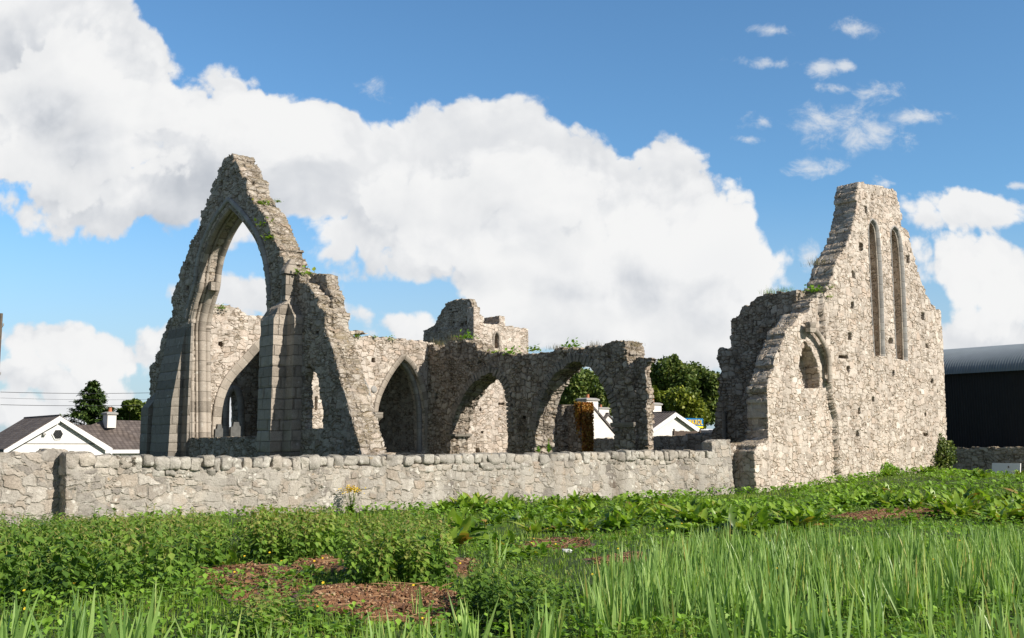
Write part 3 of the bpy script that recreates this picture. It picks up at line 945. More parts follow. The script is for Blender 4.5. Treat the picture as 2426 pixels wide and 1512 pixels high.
# blind lancets: holes through the front, closed by a thin back wall
l1 = arch_smooth(on(fG, Z6([(232, 1468), (215, 1200), (196, 800), (186, 600), (181, 440), (183, 395), (192, 362), (212, 340)])), on(fG, Z6([(212, 340), (240, 365), (262, 420), (268, 480), (282, 640), (295, 900), (305, 1200), (312, 1462)])))
l2 = arch_smooth(on(fG, Z6([(412, 1486), (400, 1280), (384, 900), (371, 620), (364, 500), (364, 450), (372, 420), (392, 398)])), on(fG, Z6([(392, 398), (418, 418), (440, 470), (452, 530), (468, 700), (478, 900), (490, 1200), (500, 1505)])))
ba = arch_smooth(on(fG, Z5([(980, 460), (985, 330), (1000, 200), (1020, 110), (1045, 40)])) + on(fG, Z4([(850, 1370)])), on(fG, Z4([(850, 1370)])) + on(fG, Z5([(1100, 60), (1150, 160), (1185, 260), (1197, 380), (1197, 462)])))
bah = jag([tuple(p) for p in ba[::2]], .07, .2, 45)


def offG(s, z):
    o = np.zeros(len(s))
    # left of the broken arch the face lies a little further back, with a ragged seam
    sm = np.interp(z, seamz, seams)
    o = o + 0.26 * smooth(0.03, -0.03, s - sm - .22 * (vnoise(z * 3.1 + 7, z * 0 + 3) - .5)) * smooth(0.9, 1.5, s - sG0)
    # the foot of the wall thickens slightly
    return o - 0.05 * smooth(1.2, 0.0, z)


Grect = [(a_, c_, b_, d_) for a_, b_, c_, d_, _ in hole_px(fG, zr(Z6, [(150, 240, 170, 290), (105, 538, 135, 595), (45, 770, 72, 825), (38, 1020, 62, 1070), (15, 1270, 42, 1330), (490, 645, 520, 700), (615, 1112, 640, 1170), (350, 1320, 382, 1360), (655, 1360, 672, 1400)]) +
                         zr(Z8, [(205, 582, 220, 640), (52, 708, 75, 765), (30, 945, 60, 1000), (748, 755, 768, 785), (820, 395, 845, 440), (415, 310, 435, 365), (740, 965, 790, 1000), (600, 735, 618, 752)]) + zr(Z5, [(1340, 140, 1430, 165), (1420, 245, 1445, 300)]))]
sp = on(fG, Z4([(985, 1420)]) + Z5([(1205, 60), (1240, 150), (1255, 270), (1265, 400), (1290, 560), (1315, 760), (1335, 980), (1345, 1200), (1350, 1400)]))
seamz = np.array([p[1] for p in sp])[::-1]; seams = np.array([p[0] for p in sp])[::-1]
sG0 = gl[0][0]
V, F = slab(outG, [l1, l2, bah] + rects_poly([(a_, c_, b_, d_, 0) for a_, b_, c_, d_ in Grect]), .9, 0.045, 0.0, offG)
V2, F2 = slab(outG, [bah], T_G - .9, 0.06, 0.9, None)
# back slab stops short of the face so nothing is coplanar
V2[:, 1] = np.where(V2[:, 1] < .901, .87, V2[:, 1])
part('masonry', (lambda q: (GW.loc(q[0]), q[1]))(merge([(V, F), (V2, F2)])), M['gable'], GW.root, True)
for L_ in (l1, l2):
    k_ = max(range(len(L_)), key=lambda i: L_[i][1]) - 6
    pr_ = [(.04, .05), (.04, -.02), (-.02, -.02), (-.085, .12), (-.10, .15), (-.10, .22), (.04, .22)]
    sweep_part(GW, 'lancet_surround', L_[k_:], pr_, M['mould_grey'], step=.1)
    sweep_part(GW, 'lancet_surround', L_[:k_ + 2], [(.05, .05), (.05, -.02), (0, -.02), (0, .05)], M['mould_grey'], step=.1)
    sweep_part(GW, 'lancet_shaft', L_[k_:], circ(-.12, .165, .042, 8), M['mould'], step=.1)
# blind backing of the arched recess, deep in the wall
bb = [(p[0], p[1]) for p in ba]
V, F = slab([(min(p[0] for p in bb) - .3, min(p[1] for p in bb) - .3), (min(p[0] for p in bb) - .3, max(p[1] for p in bb) + .3), (max(p[0] for p in bb) + .3, max(p[1] for p in bb) + .3), (max(p[0] for p in bb) + .3, min(p[1] for p in bb) - .3)], [], .3, .07, .95)
part('recess_back', (GW.loc(V), F), M['gable'], GW.root, True)
# hood of the broken arch (right half survives)
hb = on(fG, Z4([(850, 1285), (900, 1310), (950, 1380), (985, 1450)]) + Z5([(1195, 40), (1225, 130), (1240, 210), (1242, 300), (1245, 405)]))
sweep_part(GW, 'arch_moulding', smooth_path(hb, 1), [(-.10, .04), (-.10, -.03), (.02, -.10), (.14, -.06), (.14, .04)], M['mould'])
a = fG.px(*Z4([(845, 1215)])[0])
V, F = loft([(a[1] - .55, a[0] - .22, a[0] + .20, -.16, .05), (a[1] - .15, a[0] - .26, a[0] + .22, -.22, .05), (a[1] - .1, a[0] - .20, a[0] + .30, -.12, .05)], .09)
part('corbel', (GW.loc(V), F), M['dressed'], GW.root, True)
# side wall running back in shade from the left corner of the gable
u_r = 40.2
fR = FU(u_r)
RW = Wall('return_wall', 'shaded rubble wall with a stepped top, joining the left side of the lancet gable', 'ruined wall', fR, fR.px(1760, 1061)[0])
rp = Z5([(70, 960), (98, 850), (128, 650), (135, 400), (165, 300), (130, 175), (148, 80), (262, 52)]) + Z4([(165, 1440), (165, 1352), (186, 1332), (180, 1212), (230, 1190), (268, 1112), (330, 1072), (400, 1012), (560, 982), (740, 955), (770, 880)])
ro = jag(on(fR, rp), .08, .3, 51)
s_near = -(V_FIELD - .25 + T_G - .15)
ro = [(min(p[0], s_near), p[1]) for p in ro]
ro = [(ro[0][0] - .1, -.4)] + ro + [(s_near, ro[-1][1]), (s_near, -.4)]
wall_part(RW, 'masonry', ro, [], 1.1, 0.055, M['arcade'], t0=0.03)
q = fR.px(*Z5([(212, 850)])[0])
V, F = tube([(q[0], -.02, .2), (q[0], -.03, q[1] + .75)], .09, 8)
part('drain_pipe', (RW.loc(V), F), M['dressed_dark'], RW.root, True)

# ================================================================== field wall
zt0 = 1.40


def coping(rr, s0, s1, ztop, dep=.55, big=(.20, .42), sink=.06, th=(.25, .36)):
    """row of rough cope stones"""
    s = s0; VF = []; k = 0; TONES = []
    n = 7
    g = np.linspace(-1, 1, n)
    # cube-sphere topology
    base_v, base_f = [], []
    for ax in range(3):
        for sg in (-1, 1):
            i0 = len(base_v)
            for a_ in g:
                for b_ in g:
                    p = [0, 0, 0]; p[ax] = sg; p[(ax + 1) % 3] = a_ * sg; p[(ax + 2) % 3] = b_
                    base_v.append(p)
            for a_ in range(n - 1):
                for b_ in range(n - 1):
                    base_f.append((i0 + a_ * n + b_, i0 + (a_ + 1) * n + b_, i0 + (a_ + 1) * n + b_ + 1, i0 + a_ * n + b_ + 1))
    B = np.array(base_v, float); BF = np.array(base_f)
    while s < s1:
        w = rr.uniform(*big)
        if rr.random() < .15: w *= 1.35
        h = rr.uniform(*th)
        pw = rr.uniform(3.5, 9.0)
        N = (np.abs(B) ** pw).sum(1) ** (1 / pw)
        Q = B / N[:, None]
        seed = Vector((rr.uniform(0, 99), rr.uniform(0, 99), rr.uniform(0, 99)))
        nz_ = np.array([(mnoise.noise(Vector(q_) * 0.9 + seed) + .45 * mnoise.noise(Vector(q_) * 2.3 + seed)) for q_ in Q])
        Q = Q * (1 + .20 * nz_)[:, None]; Q[:, 0] += Q[:, 2] * rr.uniform(-.25, .25)
        rot = rr.uniform(-.08, .08); ry = rr.uniform(-.2, .2)
        X = Q[:, 0] * w * .53; Y = Q[:, 1] * dep * .5; Z = Q[:, 2] * h * .55
        X, Z = X * math.cos(rot) - Z * math.sin(rot), X * math.sin(rot) + Z * math.cos(rot)
        zc_ = ztop(s) + .36 - h * .5 - sink + rr.uniform(-.03, .03)
        VF.append((np.stack([X + s + w / 2, Y + dep * .5 - .06 + rr.uniform(-.05, .04), Z + zc_], 1), [BF]))
        s += w * rr.uniform(.95, 1.04); TONES.append(rr.random()); k += 1
    return (*merge(VF), np.repeat(TONES, len(B)))


s_a = fF.px(160, 1100)[0]; s_b = fF.px(1692, 1061)[0]; s_c = fF.px(1736, 1061)[0]
pxs = [150, 300, 450, 700, 1000, 1300, 1500, 1700, 1740]; pys = [1066, 1070, 1074, 1075, 1071, 1068, 1063, 1063, 1063]
cs_ = [fF.px(x, y) for x, y in zip(pxs, pys)]
ctop = lambda s: float(np.interp(s, [c[0] for c in cs_], [c[1] for c in cs_]))
FW = Wall('field_wall', 'long low rubble field wall with rough upright cope stones, below the friary', 'stone wall', fF, fF.px(950, 1061)[0])
ss = np.arange(s_a, s_b, .5)
tp = [(s, ctop(s) - .37) for s in ss]
zr1 = fF.px(*Z5([(240, 965)])[0])[1]
outF = [(s_a, -.4)] + tp + [(s_b, ctop(s_b) - .3), (s_b, zr1 - .1), (s_b + .3, zr1 - .02), (s_c, zr1), (s_c, -.4)]


def offF(s, z):
    # battered a little and never quite flat; the cope course below the top stands back
    o = 0.06 * np.sin(s * .7) + .05 * vnoise(s * .9, z * 1.1) + 0.10 * z / 1.6
    return o


wall_part(FW, 'masonry', outF, [], .62, 0.04, M['field'], offs=offF)
rr = random.Random(17)
V, F, ta_ = coping(rr, s_a - .02, s_b - .1, lambda s: ctop(s) - .40)
V3, F3, tb_ = coping(rr, s_a, s_b - .1, lambda s: ctop(s) - .57, .56, (.2, .42), .17, (.17, .24))
V[:, 1] += .14; V3[:, 1] += .20
Vc, Fc = merge([(V, F), (V3, F3)])
link('coping', mesh_np('coping', FW.loc(Vc), Fc, [M['cope']], True, attrs={'tone': np.concatenate([ta_, tb_])}), FW.root)
# end of the left-hand wall is set back behind it
fF2 = FV(V_FIELD + .5)
LW = Wall('field_wall', 'short stretch of rubble field wall at the far left, set back beyond the dark gap', 'stone wall', fF2, fF2.px(60, 1061)[0])
l0 = fF2.px(-260, 1061)[0]; l1_ = fF2.px(163, 1061)[0]
ltop = [(s, 1.85 - .10 + .05 * math.sin(s * 3)) for s in np.arange(l0, l1_, .4)]
lt = on(fF2, ZL([(-300, 790), (0, 790), (180, 775), (350, 765), (430, 745), (590, 750), (640, 760)]))
outL = [(l0, -.4)] + jag(lt, .05, .35, 61) + [(lt[-1][0] + .3, -.4)]
wall_part(LW, 'masonry', outL, [], .6, .04, M['field'], offs=offF)
# blocked gateway between field wall and gable
fB = FV(V_FIELD + .75)
g0_ = fB.px(1725, 1061)[0]; g1_ = fB.px(1800, 1061)[0]
BW = Wall('gateway_blocking', 'dark rubble blocking in the narrow gateway between field wall and gable', 'stone wall', fB, (g0_ + g1_) / 2)
zb_ = fB.px(1750, 1048)[1]
wall_part(BW, 'masonry', [(g0_, -.4)] + jag([(g0_, zb_), (g1_, zb_ + .02)], .05, .3, 71) + [(g1_, -.4)], [], .5, .05, M['inner'])
q0 = fB.px(*Z5([(385, 1250)])[0], -.3); q1 = fB.px(*Z5([(408, 1130)])[0], -.3)
V, F = slab(jag([(q0[0], -.3), (q0[0], q1[1]), (q1[0], q1[1] + .02), (q1[0] + .02, -.3)], .03, .2, 72), [], .32, .05, -.3)
part('jamb', (BW.loc(V), F), M['inner'], BW.root, True)
# ------------------------------------------------------------------ things beyond the front walls
def at_px(px, py, Y):
    d = ray(px, py); k = Y / d[1]
    return d[0] * k, Y, CAMZ + d[2] * k


def uv_of(px, Y):
    x, y, _ = at_px(px, 1061, Y)
    return float(np.dot((x, y), DV)), float(np.dot((x, y), PV))


# ---- chancel / nave walls seen through the doorways
fI = FV(V_TR + 7.5)
IW = Wall('nave_wall', 'dim rubble wall behind the pointed doorway and the large arch of the transept', 'ruined wall', fI, fI.px(760, 1061)[0])
i0 = fI.px(470, 1061)[0]; i1 = U_ARC + 4.0
ih = arch_smooth(on(fI, Z1([(756, 1480), (756, 1200), (760, 1040), (775, 985), (795, 970)])), on(fI, Z1([(795, 970), (815, 990), (830, 1050), (835, 1200), (835, 1480)])))
wall_part(IW, 'masonry', [(i0, -.4)] + jag([(i0, 7.2), (i1 - 5, 7.25), (i1, 7.3)], .1, .4, 81) + [(i1, -.4)], [ih], .8, .08, M['inner'])
sweep_part(IW, 'arch_moulding', ih, [(0, .02), (0, -.06), (.35, -.06), (.35, .02)], M['mould_grey'])
V, F = boxV(fI.px(560, 1061)[0], U_ARC + .5, -6.45, -.02, 7.25, 7.5)
part('vault', (IW.loc(V), F), M['inner'], IW.root)
fI2 = FV(V_TR + 12)
a_, b_ = fI2.px(560, 1061)[0], fI2.px(700, 1061)[0]
FWL = Wall('nave_wall', 'sunlit rubble wall far inside, glimpsed through the narrow inner arch', 'ruined wall', fI2, (a_ + b_) / 2)
wall_part(FWL, 'masonry', [(a_, -.4)] + jag([(a_, 5.0), (b_, 5.2)], .1, .4, 82) + [(b_, -.4)], [], .8, .09, M['transept'])
# side wall closing the chamber behind the doorway
fI3 = FU(U_ARC + 0.15)
s_a3 = -(V_TR + 7.45); s_b3 = -(V_TR + 1.02)
XW = Wall('cross_wall', 'dark cross wall inside the chamber behind the pointed doorway', 'ruined wall', fI3, (s_a3 + s_b3) / 2)
wall_part(XW, 'masonry', [(s_a3, -.4), (s_a3, 7.2), (s_b3, 7.2), (s_b3, -.4)], [], .6, .08, M['inner'])
# gabled fragment seen through the left arch of the arcade
fN = FV(V_TR + .4)
NW = Wall('nave_fragment', 'sunlit gabled fragment of rubble wall standing behind the left arcade arch', 'ruined wall', fN, fN.px(1160, 1061)[0])
n_ = on(fN, ZA([(893, 800), (940, 760), (1000, 700), (1058, 645), (1106, 690), (1112, 712), (1150, 718), (1158, 760), (1200, 790)]))
n_h = hole_px(fN, zr(ZA, [(1000, 1015, 1015, 1030), (985, 855, 1000, 880), (948, 1130, 978, 1160), (1120, 825, 1160, 838)]), .25)
n_seam = fN.px(*ZA([(982, 900)])[0])[0]
wall_part(NW, 'masonry', [(n_[0][0], -.4)] + jag(n_, .05, .25, 83) + [(n_[-1][0], -.4)], [], .9, .06, M['transept'], pits=n_h, dp=.5, offs=lambda s, z: .22 * smooth(n_seam - .03, n_seam + .03, s))
q0 = fN.px(*ZA([(905, 1045)])[0]); q1 = fN.px(*ZA([(893, 960)])[0])
V, F = loft([(q0[1] - .05, q0[0] - .5, q0[0] + .05, -.12, .05), (q0[1] + .07, q0[0] - .5, q0[0] + .12, -.18, .05), (q0[1] + .14, q0[0] - .5, q0[0] + .02, -.1, .05)], .1)
part('impost', (NW.loc(V), F), M['dressed'], NW.root, True)
# stub of wall with the creeper, through the right arch
uc, vc = uv_of(1378.5, 60)
fK = FU(uc)
KW = Wall('wall_stub', 'thick stub of rubble wall half hidden by russet creeper, behind the right arcade arch', 'ruined wall', fK, fK.px(1345, 1061)[0])
k0 = fK.px(*ZA([(1470, 850)])[0]); k1 = fK.px(*ZA([(1662, 838)])[0])
wall_part(KW, 'masonry', [(k0[0], -.4)] + jag([k0, (k0[0] * .5 + k1[0] * .5, k0[1] + .05), k1], .06, .3, 84) + [(k1[0], -.4)], [], .85, .08, M['arcade'],
          offs=lambda s, z: -.25 * smooth(.05, -.05, np.abs(s - (k0[0] * .68 + k1[0] * .32)) - .28))
# ---- dark boundary wall at the back of the churchyard
fD = FU(46.5)
DWl = Wall('boundary_wall', 'dark shaded churchyard wall running behind the arcade, in front of white houses', 'stone wall', fD, fD.px(1500, 1061)[0])
dp = on(fD, [(1250, 1049), (1335, 1045), (1450, 1038), (1545, 1033), (1610, 1030), (1682, 1025), (1780, 1019)])
wall_part(DWl, 'masonry', [(dp[0][0], -.4)] + jag(dp, .05, .35, 85) + [(dp[-1][0], -.4)], [], .55, .08, M['inner'])

# ---- tower
uc, vc = uv_of(1121.5, 69)
fTa = FU(uc); fTb = FV(vc)
TWR = Wall('church_tower', 'small square stone church tower with broken gabled cap and dark slit window', 'tower', fTa, fTa.px(1060, 1061)[0])
ta = on(fTa, Z7([(120, 1300), (122, 850), (125, 700), (85, 692), (170, 660), (310, 578), (340, 515), (400, 400), (450, 300), (500, 240), (503, 175), (640, 130), (720, 112), (820, 97), (960, 95)]))
tb = on(fTa, Z7([(960, 95), (985, 150), (1000, 235), (1050, 240), (1052, 580), (1055, 1300)]))
tao = [(ta[0][0], 0)] + jag(ta[1:5], .02, .3, 91) + jag(ta[5:], .06, .25, 92) + jag(tb[1:], .03, .3, 93) + [(tb[-1][0], 0)]
t_pits = (hole_px(fTa, zr(Z7, [(870, 500, 915, 570), (790, 540, 850, 600), (560, 280, 640, 310), (640, 320, 740, 350), (170, 740, 200, 780), (330, 660, 365, 710), (670, 270, 700, 290), (640, 515, 690, 540)]), .25))
zst = fTa.px(*Z7([(700, 618)])[0])[1]
wall_part(TWR, 'wall', tao, [], .6, .07, M['window_wall'], pits=t_pits, dp=.3, offs=lambda s, z: .10 * smooth(zst - .05, zst + .02, z))


def cross(W, name, fr, VF, mat):
    """part given in another frame's (s,t,z)"""
    V = np.array(VF[0]); xy = fr.o + V[:, :1] * fr.S + V[:, 1:2] * fr.T
    q = xy - W.fr.o
    L = np.stack([q @ W.fr.S - W.s0, q @ W.fr.T, V[:, 2] - W.zb], 1)
    return part(name, (L, VF[1]), mat, W.root, True)


tc_ = on(fTb, Z7([(1060, 245), (1100, 240), (1170, 285), (1190, 390), (1245, 440), (1255, 555), (1380, 560), (1540, 578), (1700, 600), (2068, 652)]))
td_ = on(fTb, Z7([(2068, 652), (2076, 800), (2086, 1300)]))
slit = on(fTb, Z7([(1445, 1012), (1446, 800), (1462, 755), (1480, 712), (1500, 755), (1518, 800), (1520, 1012)]))
tbo = [(tc_[0][0] + .02, 0)] + jag(tc_, .05, .28, 94) + jag(td_[1:], .03, .3, 95) + [(td_[-1][0], 0)]
V, F = slab(tbo, [slit], .7, .07, 0.02)
cross(TWR, 'wall', fTb, (V, F), M['transept'])
V, F = sweep([tuple(p) for p in slit], [(.02, .05), (.02, -.02), (.16, -.02), (.16, .05)], .1)[:2]
cross(TWR, 'window_surround', fTb, (V, F), M['dressed'])
zt_ = fTb.px(*Z7([(1300, 600)])[0])[1]
V, F = boxV(tc_[0][0] + .3, td_[0][0] - .1, .65, 4.6, 0, zt_ - .35)
cross(TWR, 'core', fTb, (V, F), M['inner'])
p0 = fTb.px(*Z7([(1525, 565)])[0], 1.5); p1 = fTb.px(*Z7([(1645, 415)])[0], 1.5)
V, F = slab(jag([(p0[0], p0[1] - .6), (p0[0], p1[1]), (p1[0] - .1, p1[1]), (p1[0], p0[1] - .6)], .04, .3, 96), [], 3.2, .1, 1.5)
cross(TWR, 'parapet', fTb, (V, F), M['transept'])
V, F = slab(jag([(tc_[4][0] - .2, zt_ - .8), (tc_[4][0] - .2, p1[1] - .05), (p0[0] - .7, p1[1] - .05), (p0[0] - .7, zt_ - .8)], .04, .3, 97), [], .5, .1, 4.0)
cross(TWR, 'parapet', fTb, (V, F), M['transept'])

# ---- houses
M['render_white'] = mat_plain('white_render', (0.80, 0.79, 0.77), 0.85, 0.05, 2.0, bump=.2)
M['render_cream'] = mat_plain('cream_render', (0.72, 0.69, 0.65), 0.85, 0.07, 2.0, bump=.2)
M['paint_white'] = mat_plain('white_paint', (0.82, 0.82, 0.81), 0.5, 0.03)
M['tiles'] = mat_tiles('brown_roof_tiles', (0.105, 0.085, 0.075), (0.19, 0.155, 0.135), .15, .3, 0)
M['tiles_side'] = mat_tiles('brown_roof_tiles_side', (0.095, 0.075, 0.066), (0.17, 0.14, 0.12), .15, .3, 1)
M['slate'] = mat_tiles('dark_roof_tiles', (0.07, 0.065, 0.062), (0.13, 0.115, 0.105), .15, .3, 1)
M['terracotta'] = mat_plain('terracotta', (0.50, 0.20, 0.10), 0.8, .15)
M['concrete'] = mat_plain('concrete', (0.34, 0.33, 0.31), 0.9, .15, 6)
M['glass_dark'] = mat_plain('dark_glass', (0.02, 0.022, 0.025), 0.12, .1, spec=.6)
M['lead'] = mat_plain('leaded_bars', (0.10, 0.10, 0.10), .6)


def prism(pts, t0, t1):
    """(s,z) polygon pushed from t0 to t1"""
    n = len(pts)
    V = np.array([(s, t0, z) for s, z in pts] + [(s, t1, z) for s, z in pts], float)
    fs = [np.arange(n)[None, :], np.arange(n, 2 * n)[None, ::-1]]
    i = np.arange(n); j = (i + 1) % n
    return V, fs + [np.stack([i, i + n, j + n, j], 1)]


def chimney(W, name, s0, s1, t0, t1, z0, z1, mat, pots=1):
    V, F = loft([(z0, s0, s1, t0, t1), (z1, s0, s1, t0, t1)], .3)
    o = part(name, (W.loc(V), F), mat, W.root)
    V, F = loft([(z1 + .003, s0 - .09, s1 + .09, t0 - .09, t1 + .09), (z1 + .12, s0 - .09, s1 + .09, t0 - .09, t1 + .09), (z1 + .2, s0 + .1, s1 - .1, t0 + .1, t1 - .1)], .3)
    part('chimney_cap', (W.loc(V), F), M['concrete'], o)
    for k in range(pots):
        c = s0 + (s1 - s0) * (k + .5) / pots; m_ = (t0 + t1) / 2
        V, F = tube([(c, m_, z1 + .18), (c, m_, z1 + .22), (c, m_, z1 + .45), (c, m_, z1 + .5)], [.13, .14, .115, .14], 12)
        part('chimney_pot', (W.loc(V), F), M['terracotta'], o, True)
    return o


def gable_house(name, label, fr, apex, l_, r_, L, zb, wallm, roofm, verge=.18, bargeboard=.3, over=.25, bbm=None):
    """gable end in the frame's plane facing the viewer; roof runs back L"""
    W = Wall(name, label, 'house', fr, apex[0], zb)
    iv = 0.35
    zl = l_[1] + iv * .2; zr_ = r_[1] + iv * .2
    body = [(l_[0] + iv, zb), (l_[0] + iv, zl), (apex[0], apex[1] - .12), (r_[0] - iv, zr_), (r_[0] - iv, zb)]
    V, F = prism(body, 0, L); part('wall', (W.loc(V), F), wallm, W.root)
    for a_, b_ in ((l_, apex), (apex, r_)):
        th = .16
        V, F = prism([(a_[0], a_[1]), (b_[0], b_[1]), (b_[0], b_[1] + th), (a_[0], a_[1] + th)], -over, L + .2)
        part('roof', (W.loc(V), F), roofm, W.root)
        V, F = prism([(a_[0], a_[1] - bargeboard * .6), (b_[0], b_[1] - bargeboard), (b_[0], b_[1] + .12), (a_[0], a_[1] + .10)], -over - .05, -over - .004)
        part('bargeboard', (W.loc(V), F), bbm or M['paint_white'], W.root)
    V, F = tube([(apex[0], -over - .03, apex[1] + .15), (apex[0], L + .2, apex[1] + .15)], .07, 8)
    part('ridge', (W.loc(V), F), roofm, W.root)
    return W


# bungalow on the left
ub, vb = uv_of(138, 66)
fH = FV(vb)
ap, le, re_ = on(fH, ZL([(540, 432), (22, 768), (1022, 752)]))
fHr = FU(ap[0]); L_ = abs(fHr.px(*ZL([(375, 467)])[0])[0] - fHr.px(*ZL([(540, 432)])[0])[0])
print('bungalow', ap, le, re_, L_)
HB = gable_house('bungalow', 'white gabled bungalow with a hexagonal window and brown tiled roof, left of ruin', fH, (ap[0], ap[1] - .16), le, re_, max(L_, 7), -1.0, M['render_white'], M['tiles_side'])
h = on(fH, ZL([(485, 606), (507, 568), (558, 567), (578, 604), (556, 646), (507, 648)]))
hc = np.mean(h, 0)
V, F = prism([tuple(hc + (np.array(p) - hc) * 1.22) for p in h], -.07, .02)
hw = part('window', (HB.loc(V), F), M['paint_white'], HB.root)
V, F = prism([tuple(hc + (np.array(p) - hc) * 1.0) for p in h], -.08, -.072)
part('pane', (HB.loc(V), F), M['glass_dark'], hw)
bars = []
for k in range(-4, 5):
    for sg in (-1, 1):
        rr_ = .9 * abs(h[3][0] - hc[0])
        c = hc[0] + k * .14
        pts = [(c - .35, -.09, hc[1] - .35 * sg), (c + .35, -.09, hc[1] + .35 * sg)]
        cl = [(x, y, z) for x, y, z in [(pts[0][0] + (pts[1][0] - pts[0][0]) * f, -.09, pts[0][2] + (pts[1][2] - pts[0][2]) * f) for f in np.linspace(0, 1, 30)] if pip(np.array([[x, z]]), h)[0]]
        if len(cl) > 2: bars.append(tube([cl[0], cl[-1]], .010, 4))
if bars:
    V, F = merge(bars); part('lattice', (HB.loc(V), F), M['lead'], hw)
q = fH.px(*ZL([(403, 607)])[0]); V, F = boxV(q[0] - .09, q[0] + .09, -.22, .01, q[1] - .06, q[1] + .06)
part('alarm_box', (HB.loc(V), F), M['concrete'], HB.root)
V, F = boxV(le[0] + .6, re_[0] - .6, -.02, .012, fH.px(*ZL([(500, 695)])[0])[1] - .02, fH.px(*ZL([(500, 690)])[0])[1] + .02)
part('string_band', (HB.loc(V), F), M['concrete'], HB.root)
# rear range with the chimney
fH2 = FV(vb + 1.2)
e0 = fH2.px(*ZL([(1000, 752)])[0]); 
fH3 = FV(vb + 4.6)
r0 = fH3.px(*ZL([(950, 475)])[0]); r1 = fH3.px(*ZL([(1500, 475)])[0]); r2 = fH3.px(*ZL([(690, 525)])[0]); r3 = fH3.px(*ZL([(840, 520)])[0])
e1 = fH2.px(*ZL([(1500, 750)])[0])
xl = fH2.px(*ZL([(600, 752)])[0])[0]
V = np.array([(xl, 1.2, e0[1]), (e1[0], 1.2, e0[1]), (r1[0], 4.6, r0[1]), (r0[0], 4.6, r0[1]), (r3[0], 4.6, r3[1]), (xl, 4.6, r3[1]), (xl, 8, e0[1]), (e1[0], 8, e0[1])])
F = [np.array([(0, 1, 4, 5)]), np.array([(1, 2, 3, 4)]), np.array([(6, 5, 4, 7)]), np.array([(7, 4, 3, 2)])]
part('roof', (HB.loc(V), F), M['tiles'], HB.root)
V, F = boxV(xl + .2, e1[0] - .2, 1.6, 7.6, -1.0, e0[1] - .02); part('wall', (HB.loc(V), F), M['render_white'], HB.root)
V, F = boxV(e0[0] - .3, e1[0], 1.10, 1.19, e0[1] - .22, e0[1] + .02); part('fascia', (HB.loc(V), F), M['paint_white'], HB.root)
fC = FV(vb + 3.6)
c0 = fC.px(*ZL([(990, 520)])[0]); c1 = fC.px(*ZL([(1076, 412)])[0])
chimney(HB, 'chimney', c0[0], c1[0], 3.6, 4.5, c0[1] - .2, c1[1] - .1, M['render_cream'])

# house with chimneys behind the right arch
um, vm = uv_of(1412, 79)
fM_ = FV(vm)
ap = fM_.px(*ZA([(1728, 850)])[0]); re_ = fM_.px(*ZA([(1905, 1052)])[0]); le = (2 * ap[0] - re_[0], re_[1])
HM = gable_house('cottage', 'white cottage gable with a broad chimney, seen through the right arcade arch', fM_, ap, le, re_, 9, -.5, M['render_cream'], M['slate'], bargeboard=.1, over=.05, bbm=M['slate'])
c0 = fM_.px(*ZA([(1692, 900)])[0]); c1 = fM_.px(*ZA([(1768, 812)])[0])
chimney(HM, 'chimney', c0[0], c1[0], -.02, 1.0, c0[1] - .3, c1[1], M['render_cream'])
um2, vm2 = uv_of(1440, 112)
fM2 = FV(vm2)
ap = fM2.px(*ZA([(1835, 905)])[0]); re_ = fM2.px(*ZA([(1930, 1000)])[0]); le = fM2.px(*ZA([(1770, 1000)])[0])
HM2 = gable_house('cottage', 'second cottage farther back, only its dark roof and squat chimney showing', fM2, ap, le, re_, 9, -.5, M['render_cream'], M['slate'], bargeboard=.1, over=.05, bbm=M['slate'])
c0 = fM2.px(*ZA([(1790, 930)])[0]); c1 = fM2.px(*ZA([(1856, 868)])[0])
chimney(HM2, 'chimney', c0[0], c1[0], .3, 1.3, c0[1] - .5, c1[1], M['render_cream'])
# gabled house right of the arcade
uh, vh = uv_of(1595, 84)
fG2 = FV(vh)
ap, le, re_ = on(fG2, ZH([(1560, 745), (1290, 960), (1838, 955)]))
HG = gable_house('gabled_house', 'white gabled house with chimney and dark tiled roof, right of the arcade', fG2, (ap[0], ap[1] - .16), le, re_, 5.0, -.5, M['render_cream'], M['tiles_side'], bargeboard=.28)
fQ = FV(vh + 2.6)
c0 = fQ.px(*ZH([(1318, 780)])[0]); c1 = fQ.px(*ZH([(1422, 645)])[0])
chimney(HG, 'chimney', c0[0], c1[0], 2.6, 3.5, c0[1] - .6, c1[1] - .15, M['render_cream'])
# brown fence in front of it
fFe = FV(vh - 6)
f0, f1 = on(fFe, ZH([(1552, 965), (1868, 962)]))
FE = Wall('wood_fence', 'weathered brown timber fence below the right white gable', 'fence', fFe, (f0[0] + f1[0]) / 2)
M['fence'] = mat_plain('old_timber', (0.10, 0.075, 0.06), .85, .35, 6)
VF = []
x = f0[0]; rr = random.Random(4)
while x < f1[0]:
    VF.append(boxV(x, x + .14, 0, .03, 0, f0[1] + rr.uniform(-.03, .04))); x += .15
V, F = merge(VF); part('boards', (FE.loc(V), F), M['fence'], FE.root)
V, F = boxV(f0[0], f1[0], -.05, -.004, f0[1] - .35, f0[1] - .25); part('rail', (FE.loc(V), F), M['fence'], FE.root)
for xx in (f0[0], f1[0] - .12):
    V, F = boxV(xx, xx + .12, -.13, -.052, 0, f0[1] + .14); part('post', (FE.loc(V), F), M['fence'], FE.root)
